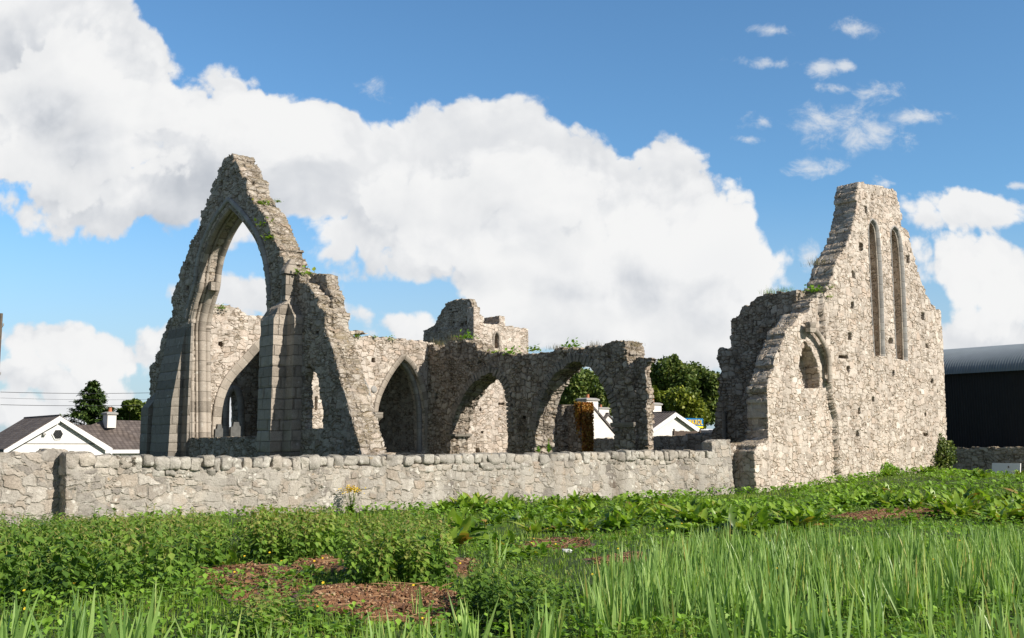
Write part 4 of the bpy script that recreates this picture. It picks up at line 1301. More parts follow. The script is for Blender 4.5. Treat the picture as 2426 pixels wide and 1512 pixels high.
# filling-station sign
us, vs = uv_of(1643, 96)
fS = FV(vs)
s0, s1 = on(fS, ZH([(1672, 928), (1908, 822)]))
SG = Wall('station_sign', 'blue and yellow roadside sign board with big yellow letters beside the conifer', 'sign', fS, (s0[0] + s1[0]) / 2)
M['sign_blue'] = mat_plain('sign_blue', (0.01, 0.16, 0.42), .4, .04)
M['sign_yellow'] = mat_plain('sign_yellow', (0.90, 0.66, 0.02), .4, .03)
M['sign_red'] = mat_plain('sign_red', (0.55, 0.13, 0.03), .4, .03)
hh = s1[1] - s0[1]
V, F = boxV(s0[0], s1[0], 0, .25, s0[1] + .21 * hh, s1[1]); part('board', (SG.loc(V), F), M['sign_blue'], SG.root)
V, F = boxV(s0[0], s1[0], 0, .25, s0[1], s0[1] + .205 * hh); part('strip', (SG.loc(V), F), M['sign_yellow'], SG.root)
for xx in (s0[0] + .4, s1[0] - .6):
    V, F = boxV(xx, xx + .2, .05, .2, 0, s0[1] - .003); part('post', (SG.loc(V), F), M['concrete'], SG.root)


def lettering(W, txt, s0, s1, z0, z1, t_, mat, ext, off):
    """raised letters fitted to a box on the board"""
    cu = bpy.data.curves.new('lettering', 'FONT')
    cu.body = txt; cu.size = 1; cu.extrude = .02; cu.offset = off; cu.space_character = 1.12
    tmp = bpy.data.objects.new('lettering_curve', cu)
    me = bpy.data.meshes.new_from_object(tmp)
    bpy.data.objects.remove(tmp)
    co = np.empty(len(me.vertices) * 3, np.float32); me.vertices.foreach_get('co', co); co = co.reshape(-1, 3)
    lo, hi = co.min(0), co.max(0)
    V = np.stack([s0 + (co[:, 0] - lo[0]) / (hi[0] - lo[0]) * (s1 - s0), t_ - (co[:, 2] - lo[2]) / (hi[2] - lo[2]) * ext, z0 + (co[:, 1] - lo[1]) / (hi[1] - lo[1]) * (z1 - z0)], 1)
    me.vertices.foreach_set('co', W.loc(V).astype(np.float32).ravel()); me.update()
    me.materials.clear(); me.materials.append(mat)
    return link('lettering', me, W.root)


bw = s1[0] - s0[0]
lettering(SG, 'MAXOL', s0[0] + .275 * bw, s1[0] - .045 * bw, s0[1] + .33 * hh, s1[1] - .13 * hh, -.022, M['sign_yellow'], .03, .006)
lettering(SG, 'MAXOL', s0[0] + .262 * bw, s1[0] - .05 * bw, s0[1] + .30 * hh, s1[1] - .14 * hh, -.004, M['sign_red'], .012, .016)

# parked cars glimpsed over the boundary wall
M['car_white'] = mat_plain('white_car_paint', (0.70, 0.71, 0.73), .25, .02, spec=.5)


def car(px_, py_, Y, label, rz):
    x, y, z = at_px(px_, py_, Y)
    o = thing('parked_car', label, 'car', (x, y, z - 1.45), rz)
    V, F = loft([(.30, -2.05, 2.05, -.80, .80), (.45, -2.12, 2.12, -.86, .86), (.75, -2.12, 2.12, -.87, .87), (.92, -2.02, 2.0, -.82, .82)], .3)
    part('body', (V, F), M['car_white'], o, True)
    V, F = loft([(.925, -1.75, 1.2, -.78, .78), (1.38, -1.35, .55, -.62, .62)], .3); part('windows', (V, F), M['glass_dark'], o, True)
    V, F = loft([(1.384, -1.36, .56, -.63, .63), (1.46, -1.15, .35, -.52, .52)], .3); part('roof', (V, F), M['car_white'], o, True)
    for a_ in (-1.3, 1.3):
        for b_ in (-.84, .70):
            V, F = tube([(a_, b_, .32), (a_, b_ + .14, .32)], .32, 16)
            part('wheel', (V, F + [np.arange(16)[None, ::-1], np.arange(16, 32)[None, :]]), M['lead'], o)


car(1663, 1018, 105, 'white car nearest the sign, roof just visible over the dark wall', .2)
car(1674, 1017, 110, 'pale car farther right, roof just visible beside the return wall', .5)

# ---- barn and yard wall at the right
M['tin_grey'] = mat_plain('grey_corrugated_iron', (0.185, 0.215, 0.235), .55, .12, 1.5, spec=.4)
M['tin_black'] = mat_plain('black_corrugated_iron', (0.010, 0.011, 0.013), .6, .35, 1.2, spec=.3)
uB = 58.5
fBn = FU(uB)
bs0 = fBn.px(2200, 1061)[0]; bs1 = fBn.px(2640, 1061)[0]
eav = fBn.px(2243, 886)[1]; BL = bs1 - bs0 + 3
print('barn eave', eav, bs0, bs1)
BN = Wall('barn', 'black corrugated iron barn with a curved grey roof beside the lancet gable', 'barn', fBn, (bs0 + bs1) / 2)
WID = 9.0; RISE = 1.85
nl = int(BL / .035); na = 26
ls = np.linspace(bs0 - 3, bs1, nl)
th = np.linspace(0, math.pi, na)
cs = np.stack([WID / 2 - (WID / 2 + .35) * np.cos(th), eav - .05 + RISE * np.sin(th)], 1)
nrm = np.stack([-np.cos(th), np.sin(th)], 1)
cor = .022 * np.sin(ls * 2 * math.pi / .15)
V = np.zeros((nl, na, 3))
V[:, :, 0] = ls[:, None]
V[:, :, 1] = cs[None, :, 0] + nrm[None, :, 0] * cor[:, None]
V[:, :, 2] = cs[None, :, 1] + nrm[None, :, 1] * cor[:, None]
i, j = np.meshgrid(np.arange(nl - 1), np.arange(na - 1), indexing='ij'); i = i.ravel(); j = j.ravel()
F = [np.stack([i * na + j, (i + 1) * na + j, (i + 1) * na + j + 1, i * na + j + 1], 1)]
part('roof', (BN.loc(V.reshape(-1, 3)), F), M['tin_grey'], BN.root, True)
n2 = int(BL / .04); ls = np.linspace(bs0 - 3, bs1, n2)
co_ = .018 * np.sin(ls * 2 * math.pi / .15)
zz = np.linspace(0, eav, 8)
V = np.stack(np.broadcast_arrays(ls[:, None], co_[:, None], zz[None, :]), -1)
i, j = np.meshgrid(np.arange(n2 - 1), np.arange(7), indexing='ij'); i = i.ravel(); j = j.ravel()
part('wall', (BN.loc(V.reshape(-1, 3)), [np.stack([i * 8 + j, (i + 1) * 8 + j, (i + 1) * 8 + j + 1, i * 8 + j + 1], 1)]), M['tin_black'], BN.root, True)
V, F = boxV(bs0 - 3, bs1, .15, WID, 0, eav - .1); part('core', (BN.loc(V), F), M['tin_black'], BN.root)
gb = [(WID / 2 - (WID / 2) * math.cos(a), eav - .2 + RISE * math.sin(a)) for a in np.linspace(0, math.pi, 17)]
for sg in (bs0 - 2.9, bs1 - .1):
    V = np.array([(sg, a, b) for a, b in gb]); part('gable_end', (BN.loc(V), [np.arange(17)[None, :]]), M['tin_black'], BN.root)
fY = FU(56.6)
YW = Wall('yard_wall', 'low dark shaded rubble wall in front of the black barn', 'stone wall', fY, fY.px(2350, 1061)[0])
yp = on(fY, [(2205, 1062), (2243, 1061), (2300, 1060), (2426, 1059), (2640, 1057)])
wall_part(YW, 'masonry', [(yp[0][0], 0)] + jag(yp, .05, .35, 86) + [(yp[-1][0], 0)], [], .5, .07, M['inner'])
fX = FU(54.9)
b0, b1 = on(fX, Z8([(1455, 1425), (1745, 1288)]))
WB = Wall('white_slab', 'plain white slab leaning against the dark yard wall near the barn', 'slab', fX, (b0[0] + b1[0]) / 2, b0[1] - .1)
V, F = loft([(b0[1] - .1, b0[0], b1[0], 0, .08), (b1[1], b0[0] - .03, b1[0] - .02, .25, .33)], .12)
part('slab', (WB.loc(V), F), M['paint_white'], WB.root)
q = fX.px(*Z8([(1640, 1325)])[0], .2); V, F = boxV(q[0] - .03, q[0] + .03, .14, .22, q[1] - .05, q[1] + .05); part('handle', (WB.loc(V), F), M['lead'], WB.root)

# ---- gravestones inside, seen through the great window
for k, (x0, x1, y0) in enumerate(((648, 706, 1240), (776, 850, 1222), (1010, 1040, 1330))):
    a_ = Z1([(x0, y0), (x1, 1400)]); fz = FV(V_TR - 3.4 + .8 * k)
    p0 = fz.px(*a_[0]); p1 = fz.px(*a_[1])
    W_ = Wall('gravestone', ['small plain upright headstone at the foot of the large arch, left of the pair', 'taller stepped headstone right of the pair, inside the great window', 'low headstone glimpsed farthest right inside the great window'][k], 'gravestone', fz, (p0[0] + p1[0]) / 2, 0, 'headstones inside the great window')
    w_ = p1[0] - p0[0]
    pr = [(p0[0], 0), (p0[0], p0[1] - .22), (p0[0] + w_ * .22, p0[1] - .2), (p0[0] + w_ * .3, p0[1]), (p1[0] - w_ * .2, p0[1]), (p1[0] - w_ * .12, p0[1] - .15), (p1[0], p0[1] - .2), (p1[0], 0)]
    V, F = prism(pr, 0, .16); part('stone', (W_.loc(V), F), M['grave'], W_.root)

# ---- power line on the left
M['pole'] = mat_plain('timber_pole', (0.13, 0.105, 0.08), .9, .25)
M['wire'] = mat_plain('cable', (0.03, 0.03, 0.033), .5)
x, y, z = at_px(-3.5, 850, 75)
PL = thing('power_pole', 'timber electricity pole at the very left edge of the view', 'pole', (x, y, -.8))
V, F = tube([(0, 0, 0), (0, 0, 12.5)], [.15, .11], 10); part('pole', (V, F), M['pole'], PL, True)
for k, zz_ in enumerate((8.0, 11.6)):
    V, F = tube([(.12, 0, zz_ - .12), (.2, 0, zz_), (.2, 0, zz_ + .15)], .05, 6); part('insulator', (V, F), M['concrete'], PL, True)
for k, (ya, yb) in enumerate(((929, 927), (943, 943), (959, 955))):
    P0_ = np.array(at_px(1, ya, 75)); P1_ = np.array(at_px(470, yb, 92))
    pts = [P0_ + (P1_ - P0_) * f - np.array([0, 0, .5 * 4 * f * (1 - f) * .3]) for f in np.linspace(0, 1, 14)]
    V, F = tube(pts, .018 if k != 1 else .010, 4)
    o = link('overhead_wire', mesh_np('overhead_wire', V - P0_, F, [M['wire']]))
    o.location = P0_
    tag(o, ['topmost of the overhead wires crossing in front of the dark conifer', 'thin middle overhead wire crossing in front of the dark conifer', 'lowest of the overhead wires left of the ruin'][k], 'wire', 'overhead wires left of the ruin')

# every wall, tower and house above is a thing
for o in list(COL.objects):
    if o.parent is None and o.get('category'): o['kind'] = 'thing'
# ------------------------------------------------------------------ vegetation
def rotz(a):
    c, s = np.cos(a), np.sin(a); z = np.zeros_like(a); o = np.ones_like(a)
    return np.stack([np.stack([c, -s, z], -1), np.stack([s, c, z], -1), np.stack([z, z, o], -1)], -2)


def rotx(a):
    c, s = np.cos(a), np.sin(a); z = np.zeros_like(a); o = np.ones_like(a)
    return np.stack([np.stack([o, z, z], -1), np.stack([z, c, -s], -1), np.stack([z, s, c], -1)], -2)


def roty(a):
    c, s = np.cos(a), np.sin(a); z = np.zeros_like(a); o = np.ones_like(a)
    return np.stack([np.stack([c, z, s], -1), np.stack([z, o, z], -1), np.stack([-s, z, c], -1)], -2)


class Bag:
    def __init__(self): self.V = []; self.F = {}; self.T = []; self.n = 0

    def add(self, V, F, tone):
        self.V.append(V); self.T.append(np.broadcast_to(tone, (len(V),)))
        for f in F: self.F.setdefault(f.shape[1], []).append(f + self.n)
        self.n += len(V)

    def stamp(self, tV, tF, pos, Rm, sc, tone):
        """many copies of a template; sc (n,) or (n,3)"""
        n = len(pos); k = len(tV)
        sc = np.asarray(sc, float)
        if sc.ndim == 1: sc = np.repeat(sc[:, None], 3, 1)
        V = np.einsum('nij,nkj->nki', Rm, tV[None] * sc[:, None]) + pos[:, None]
        off = (np.arange(n) * k)[:, None, None]
        self.add(V.reshape(-1, 3), [(f[None] + off).reshape(-1, f.shape[1]) for f in tF], np.repeat(tone, k))

    def mesh(self, name, mat, sm=True):
        V = np.concatenate(self.V); F = [np.concatenate(f) for f in self.F.values()]
        return mesh_np(name, V, F, [mat], sm, attrs={'tone': np.concatenate(self.T)})

    def geo(self): return np.concatenate(self.V), [np.concatenate(f) for f in self.F.values()], np.concatenate(self.T)


# leaf templates: y along the leaf, z up
LEAF = (np.array([(0, 0, 0), (-.26, .36, .05), (0, .42, -.04), (.26, .36, .05), (0, 1, -.12), (-.15, .72, .0), (.15, .72, .0)]),
        [np.array([(0, 2, 1), (0, 3, 2), (5, 2, 4), (2, 6, 4), (1, 2, 5), (3, 6, 2)])])


def strip_leaf(L, W, nseg=5, droop=.3, wave=.04, fold=.12, pet=0.0):
    ys = np.linspace(0, 1, nseg + 1); V = []
    for k, y in enumerate(ys):
        wd = W * .5 * (math.sin(math.pi * min(1, y ** .75 * .97 + .03)) ** .7 if y < 1 else 0.02)
        z = -droop * y * y * L
        yy = pet + y * L
        wv = wave * (1 if k % 2 else -1)
        V += [(-wd, yy, z + fold * wd + wv * wd), (0, yy, z), (wd, yy, z + fold * wd - wv * wd)]
    F = []
    for k in range(nseg):
        a = k * 3
        F += [(a, a + 1, a + 4, a + 3), (a + 1, a + 2, a + 5, a + 4)]
    V = np.array(V)
    if pet > 0:
        n = len(V)
        V = np.concatenate([V, np.array([(-.006, 0, 0), (.006, 0, 0), (.006, pet, 0), (-.006, pet, 0)])])
        F.append((n, n + 1, n + 2, n + 3))
    return V, [np.array(F)]


M['nettle'] = mat_leaf('nettle_leaf', [(0.0, (0.049, 0.102, 0.018)), (0.35, (0.117, 0.220, 0.033)), (0.62, (0.224, 0.358, 0.054)), (0.85, (0.330, 0.349, 0.095)), (1.0, (0.428, 0.313, 0.127))], trans=.3)
M['dock'] = mat_leaf('dock_leaf', [(0.0, (0.072, 0.144, 0.016)), (0.4, (0.169, 0.294, 0.032)), (0.75, (0.281, 0.422, 0.053)), (0.93, (0.321, 0.370, 0.059)), (1.0, (0.354, 0.219, 0.059))], rough=.4, trans=.35, spec=.5)
M['iris'] = mat_leaf('iris_blade', [(0.0, (0.125, 0.238, 0.055)), (0.45, (0.250, 0.398, 0.108)), (0.8, (0.376, 0.521, 0.160)), (0.95, (0.447, 0.459, 0.139)), (1.0, (0.528, 0.441, 0.139))], rough=.42, trans=.3, spec=.5, veg_scale=1.2)
M['grass'] = mat_leaf('grass_blade', [(0.0, (0.087, 0.168, 0.019)), (0.5, (0.192, 0.319, 0.036)), (0.9, (0.298, 0.403, 0.060)), (1.0, (0.384, 0.319, 0.097))], trans=.35)
M['cover'] = mat_leaf('ground_cover_leaf', [(0.0, (0.081, 0.170, 0.019)), (0.5, (0.183, 0.340, 0.036)), (1.0, (0.303, 0.491, 0.059))], trans=.3)
M['dry_grass'] = mat_leaf('dry_grass', [(0.0, (0.13, 0.11, 0.045)), (0.6, (0.22, 0.19, 0.085)), (1.0, (0.30, 0.25, 0.13))], trans=.3)
M['tree_dark'] = mat_leaf('broadleaf', [(0.0, (0.042, 0.078, 0.019)), (0.5, (0.122, 0.180, 0.045)), (1.0, (0.296, 0.323, 0.098))], trans=.2, veg_scale=.5)
M['tree_mid'] = mat_leaf('bush_leaf', [(0.0, (0.049, 0.090, 0.016)), (0.5, (0.117, 0.171, 0.030)), (1.0, (0.216, 0.253, 0.047))], trans=.25, veg_scale=.6)
M['conifer'] = mat_leaf('conifer_needles', [(0.0, (0.024, 0.051, 0.015)), (0.5, (0.060, 0.107, 0.025)), (1.0, (0.140, 0.198, 0.040))], trans=.12, veg_scale=.8)
M['cypress'] = mat_leaf('golden_conifer', [(0.0, (0.049, 0.089, 0.012)), (0.5, (0.142, 0.186, 0.021)), (1.0, (0.316, 0.324, 0.035))], trans=.15, veg_scale=.7)
M['rust'] = mat_leaf('russet_leaf', [(0.0, (0.184, 0.072, 0.019)), (0.5, (0.480, 0.207, 0.055)), (1.0, (0.510, 0.393, 0.109))], trans=.25)
M['yellow'] = mat_plain('yellow_petals', (0.75, 0.52, 0.03), .6, .2)
M['bark'] = mat_plain('bark', (0.085, 0.065, 0.05), .95, .3, 8, bump=.6)
M['stem'] = mat_plain('green_stem', (0.10, 0.13, 0.05), .7, .2)

# ---- zones of the field, noted on the photograph and carried on to the ground
SOIL = [([(715, 1442), (765, 1402), (900, 1398), (1020, 1402), (1095, 1422), (1080, 1455), (1040, 1495), (900, 1490), (800, 1470)], 1.0),
        ([(455, 1382), (500, 1350), (610, 1340), (700, 1350), (745, 1380), (705, 1405), (650, 1455), (570, 1440), (510, 1405)], .35),
        ([(690, 1352), (715, 1330), (770, 1322), (810, 1340), (790, 1358), (730, 1364)], 1.0),
        ([(1200, 1298), (1250, 1285), (1340, 1275), (1395, 1284), (1400, 1298), (1320, 1306), (1240, 1305)], .3),
        ([(1400, 1330), (1450, 1320), (1520, 1316), (1530, 1330), (1470, 1342), (1410, 1344)], .6),
        ([(1065, 1345), (1110, 1328), (1140, 1345), (1115, 1372), (1075, 1368)], .7),
        ([(1975, 1232), (2040, 1218), (2140, 1208), (2280, 1206), (2290, 1220), (2190, 1230), (2070, 1238)], .9)]
SOILG = [([tuple(ground_pt(x, y)[:2]) for x, y in poly], wm) for poly, wm in SOIL]


def soil_at(P):
    s = np.zeros(len(P)); wv = np.zeros(len(P))
    Q = P + .5 * (np.stack([vnoise(P[:, 0] * 1.1, P[:, 1] * 1.1), vnoise(P[:, 0] * 1.1 + 30, P[:, 1] * 1.1)], 1) - .5) + .35 * (np.stack([vnoise(P[:, 0] * 3.5, P[:, 1] * 3.5), vnoise(P[:, 0] * 3.5 + 30, P[:, 1] * 3.5)], 1) - .5)
    for poly, wm in SOILG:
        m = pip(Q, poly); s[m] = 1; wv[m] = wm
    return s, wv


# ---- ground sheet
rows = np.concatenate([np.linspace(3, 34, 330), np.geomspace(34.3, 1500, 110)])
cols = np.concatenate([np.linspace(-3, -.62, 14)[:-1], np.linspace(-.62, .62, 250), np.linspace(.62, 3, 14)[1:]])
gx = rows[:, None] * cols[None, :]; gy = np.repeat(rows[:, None], len(cols), 1)
Pg = np.stack([gx.ravel(), gy.ravel()], 1)
sl_, wm_ = soil_at(Pg)
gz = terrain(Pg[:, 0], Pg[:, 1]) + sl_ * (.07 * wm_ + .05 * (vnoise(Pg[:, 0] * 9, Pg[:, 1] * 9) - .5))
Vg = np.concatenate([np.stack([Pg[:, 0], Pg[:, 1], gz], 1), np.array([(-60, -60, 0), (60, -60, 0)], float)])
nr, nc = gx.shape
i, j = np.meshgrid(np.arange(nr - 1), np.arange(nc - 1), indexing='ij'); i = i.ravel(); j = j.ravel()
Fg = [np.stack([i * nc + j, i * nc + j + 1, (i + 1) * nc + j + 1, (i + 1) * nc + j], 1)]
ncv = len(Vg)
ff = np.array([[k + 1, k, ncv - 1] for k in range(nc - 1)])
m, t, b, out_ = new_mat('field_ground')
co = t.coord()
so_ = t.new('ShaderNodeAttribute', attribute_name='soil').outputs['Fac']; wa_ = t.new('ShaderNodeAttribute', attribute_name='warm').outputs['Fac']
gr = t.cramp(t.noise(co, 2.2, 6, .65), [(.3, (0.030, 0.055, 0.012)), (.55, (0.060, 0.095, 0.020)), (.8, (0.095, 0.12, 0.035))])
dk = t.cramp(t.noise(co, 14, 6, .7), [(.3, (0.075, 0.055, 0.045)), (.55, (0.135, 0.105, 0.085)), (.8, (0.20, 0.165, 0.135))])
wr = t.cramp(t.noise(co, 16, 6, .7), [(.3, (0.11, 0.050, 0.024)), (.5, (0.23, 0.112, 0.054)), (.75, (0.38, 0.21, 0.11))])
sc_ = t.mix(wa_, dk, wr)
t.put(b.inputs['Base Color'], t.mix(t.ramp(so_, .3, .7), gr, sc_)); b.inputs['Roughness'].default_value = .95
bp = t.new('ShaderNodeBump'); bp.inputs['Strength'].default_value = .9; bp.inputs['Distance'].default_value = .05
t.put(bp.inputs['Height'], t.noise(co, 13, 6, .7)); t.l.new(bp.outputs[0], b.inputs['Normal'])
M['ground'] = m
z2 = np.zeros(2)
me = mesh_np('ground', Vg, Fg + [ff], [m], True, attrs={'soil': np.concatenate([sl_, z2]), 'warm': np.concatenate([wm_, z2])})
tag(link('ground', me), kind='structure')


def sample_poly(poly_px, n, seed=0, raw=False):
    """points spread evenly on the ground inside a noted outline"""
    r_ = np.random.default_rng(seed)
    G = np.array([tuple(ground_pt(x, y)[:2]) for x, y in poly_px]) if not raw else np.array(poly_px)
    lo, hi = G.min(0), G.max(0); o = []
    k = 0
    while k < n:
        P = lo + r_.random((n * 3, 2)) * (hi - lo)
        P = P[pip(P, G)]; o.append(P); k += len(P)
    return np.concatenate(o)[:n]


def area(poly_px):
    G = np.array([tuple(ground_pt(x, y)[:2]) for x, y in poly_px]); x, y = G.T
    return .5 * abs(np.dot(x, np.roll(y, -1)) - np.dot(y, np.roll(x, -1)))


def field_wall_clear(P):
    """keep plants in front of the field wall and the gable"""
    return P @ PV < V_FIELD - .35


# ---- nettles
def nettle_template(rr, lush=1.0):
    B = Bag()
    H = 1.0
    lean = rr.normal(0, .10, 2)
    nodes = np.linspace(.10, .97, 10)
    B.add(*(lambda q: (q[0], q[1], .55))(tube([(0, 0, 0), (lean[0] * .4, lean[1] * .4, .5), (lean[0], lean[1], 1.0)], [.007, .006, .003], 4)))
    for k, h in enumerate(nodes):
        cx, cy = lean * h ** 1.5
        a0 = (k % 2) * math.pi / 2 + rr.uniform(-.3, .3)
        ln = (.165 if h < .75 else .165 * (1.25 - h) / .5) * rr.uniform(.85, 1.2)
        nl = 2
        for q in range(nl):
            a = a0 + q * math.pi + rr.uniform(-.2, .2)
            dr_ = rr.uniform(-.75, -.1) if h < .9 else rr.uniform(-.2, .7)
            Rm = (rotz(np.array([a])) @ rotx(np.array([dr_])))
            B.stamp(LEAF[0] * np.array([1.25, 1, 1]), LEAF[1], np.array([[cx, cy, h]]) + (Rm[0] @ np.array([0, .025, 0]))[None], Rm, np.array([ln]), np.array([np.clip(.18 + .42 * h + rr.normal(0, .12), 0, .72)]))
        if h > .62:
            for q in range(4):
                a = rr.uniform(0, 6.28); L = rr.uniform(.05, .10)
                Rm = rotz(np.array([a])) @ rotx(np.array([rr.uniform(-1.1, -.3)]))
                B.stamp(np.array([(-.05, 0, 0), (.05, 0, 0), (.07, 1, 0), (-.07, 1, 0.)]), [np.array([(0, 1, 2, 3)])], np.array([[cx, cy, h]]), Rm, np.array([L]), np.array([rr.uniform(.75, 1.0)]))
    return B.geo()


rr_ = np.random.default_rng(11)
NETT = [nettle_template(rr_) for _ in range(7)]


def nettles(B, P, H, seed):
    r_ = np.random.default_rng(seed)
    pick = r_.integers(0, len(NETT), len(P))
    for k, (tv, tf, tt) in enumerate(NETT):
        m_ = pick == k
        if not m_.any(): continue
        Q = P[m_]; n = len(Q)
        pos = np.stack([Q[:, 0], Q[:, 1], terrain(Q[:, 0], Q[:, 1])], 1)
        Rm = rotz(r_.uniform(0, 6.28, n)) @ rotx(r_.normal(0, .13, n))
        s = H[m_]; w_ = np.clip(s, .55, 1.0) * r_.uniform(.85, 1.2, n)
        V = np.einsum('nij,nkj->nki', Rm, tv[None] * np.stack([w_, w_, s], 1)[:, None]) + pos[:, None]
        off = (np.arange(n) * len(tv))[:, None, None]
        tn = np.clip(tt[None] + (r_.normal(0, .09, n) + .42 * (vnoise(Q[:, 0] * .8 + 17, Q[:, 1] * .8) - .5))[:, None], 0, 1)
        B.add(V.reshape(-1, 3), [(f[None] + off).reshape(-1, f.shape[1]) for f in tf], tn.ravel())


NET_POLY = [(-420, 1285), (-60, 1268), (60, 1262), (200, 1250), (330, 1243), (480, 1240), (520, 1255), (540, 1330), (500, 1362), (430, 1400), (330, 1425), (150, 1445), (-80, 1450), (-500, 1450)]
B = Bag()
P = sample_poly(NET_POLY, int(area(NET_POLY) * 17), 3)
sl2, _ = soil_at(P); P = P[(sl2 < .5) & field_wall_clear(P)]
lim = 1.85 - (1222 - 1061 + 10 * np.sin(P[:, 0] * 1.3)) * P[:, 1] / FPX
Hn = np.clip(np.minimum(np.random.default_rng(4).uniform(.5, 1.0, len(P)) * (.75 + .5 * vnoise(P[:, 0] * 1.1, P[:, 1] * 1.1)), lim * np.random.default_rng(5).uniform(.75, 1.15, len(P))), .3, 1.0)
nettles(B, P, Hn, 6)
o = link('nettle_bed', B.mesh('nettle_bed', M['nettle'])); tag(o, 'broad bed of stinging nettles covering the left foreground below the field wall', 'nettles', kind='stuff')
print('nettle stems', len(P))


def clump(name, poly, dens, hr, seed, label, tip=None, cat='nettle clump'):
    B = Bag(); P = sample_poly(poly, max(12, int(area(poly) * dens)), seed)
    P = P[field_wall_clear(P)]
    c = P.mean(0); dd = np.linalg.norm((P - c), axis=1); dd /= dd.max()
    H = np.random.default_rng(seed).uniform(*hr, len(P)) * (1.05 - .35 * dd ** 2)
    nettles(B, P, H, seed + 1)
    me = B.mesh(name, M['nettle'])
    z = float(terrain(c[0], c[1]))
    co = np.empty(len(me.vertices) * 3, np.float32); me.vertices.foreach_get('co', co); co = co.reshape(-1, 3) - np.array([c[0], c[1], z], np.float32)
    me.vertices.foreach_set('co', co.ravel()); me.update()
    o = link(name, me); o.location = (c[0], c[1], z)
    return tag(o, label, cat, 'nettle clumps in the field', 'thing')


clump('nettle_clump', [(810, 1392), (830, 1370), (900, 1350), (1000, 1352), (1070, 1375), (1085, 1395), (1000, 1404), (880, 1404)], 34, (.62, .85), 21, 'dense tall nettle clump in front of the large reddish soil patch')
clump('nettle_clump', [(1085, 1490), (1110, 1440), (1200, 1420), (1320, 1425), (1350, 1470), (1300, 1510), (1150, 1515)], 30, (.42, .62), 22, 'nettle clump at lower centre, left of the iris bed')
clump('nettle_clump', [(555, 1338), (570, 1310), (680, 1295), (790, 1300), (810, 1325), (740, 1342), (620, 1345)], 28, (.6, .82), 23, 'nettle clump behind the grey soil, right of the nettle bed')
clump('nettle_clump', [(800, 1300), (830, 1275), (930, 1268), (1050, 1275), (1075, 1300), (1000, 1320), (860, 1318)], 20, (.45, .66), 24, 'looser nettle clump just behind the dense tall one')
clump('nettle_clump', [(560, 1512), (600, 1470), (720, 1455), (800, 1490), (780, 1530), (600, 1540)], 22, (.28, .42), 25, 'low young nettles at the bottom edge beside reddish soil')

# ---- dock plants
def dock_mesh(seed, n, L, W, up, tone0=.5, yellow=0.0, wide=1.0):
    r_ = np.random.default_rng(seed); B = Bag()
    for k in range(n):
        l = L * r_.uniform(.65, 1.15); w = W * r_.uniform(.8, 1.2)
        V, F = strip_leaf(l, w, 6, r_.uniform(.1, .75), r_.uniform(.1, .35), r_.uniform(.05, .35), l * r_.uniform(.15, .4))
        a = k * 2.4 + r_.uniform(-.3, .3)
        el = np.clip(r_.normal(up, .32), .05, 1.45)
        Rm = rotz(np.array([a])) @ rotx(np.array([el])) @ roty(np.array([r_.normal(0, .35)]))
        tn = np.clip(r_.normal(tone0 - .06, .24), 0, .9) if r_.random() > yellow else r_.uniform(.85, 1)
        V = (Rm[0] @ V.T).T
        V[:, 2] = np.maximum(V[:, 2], .015 + .03 * r_.random())
        V[:, :2] += r_.normal(0, .05 * wide, 2)
        B.add(V, F, tn)
    return B.mesh('dock_plant', M['dock'])


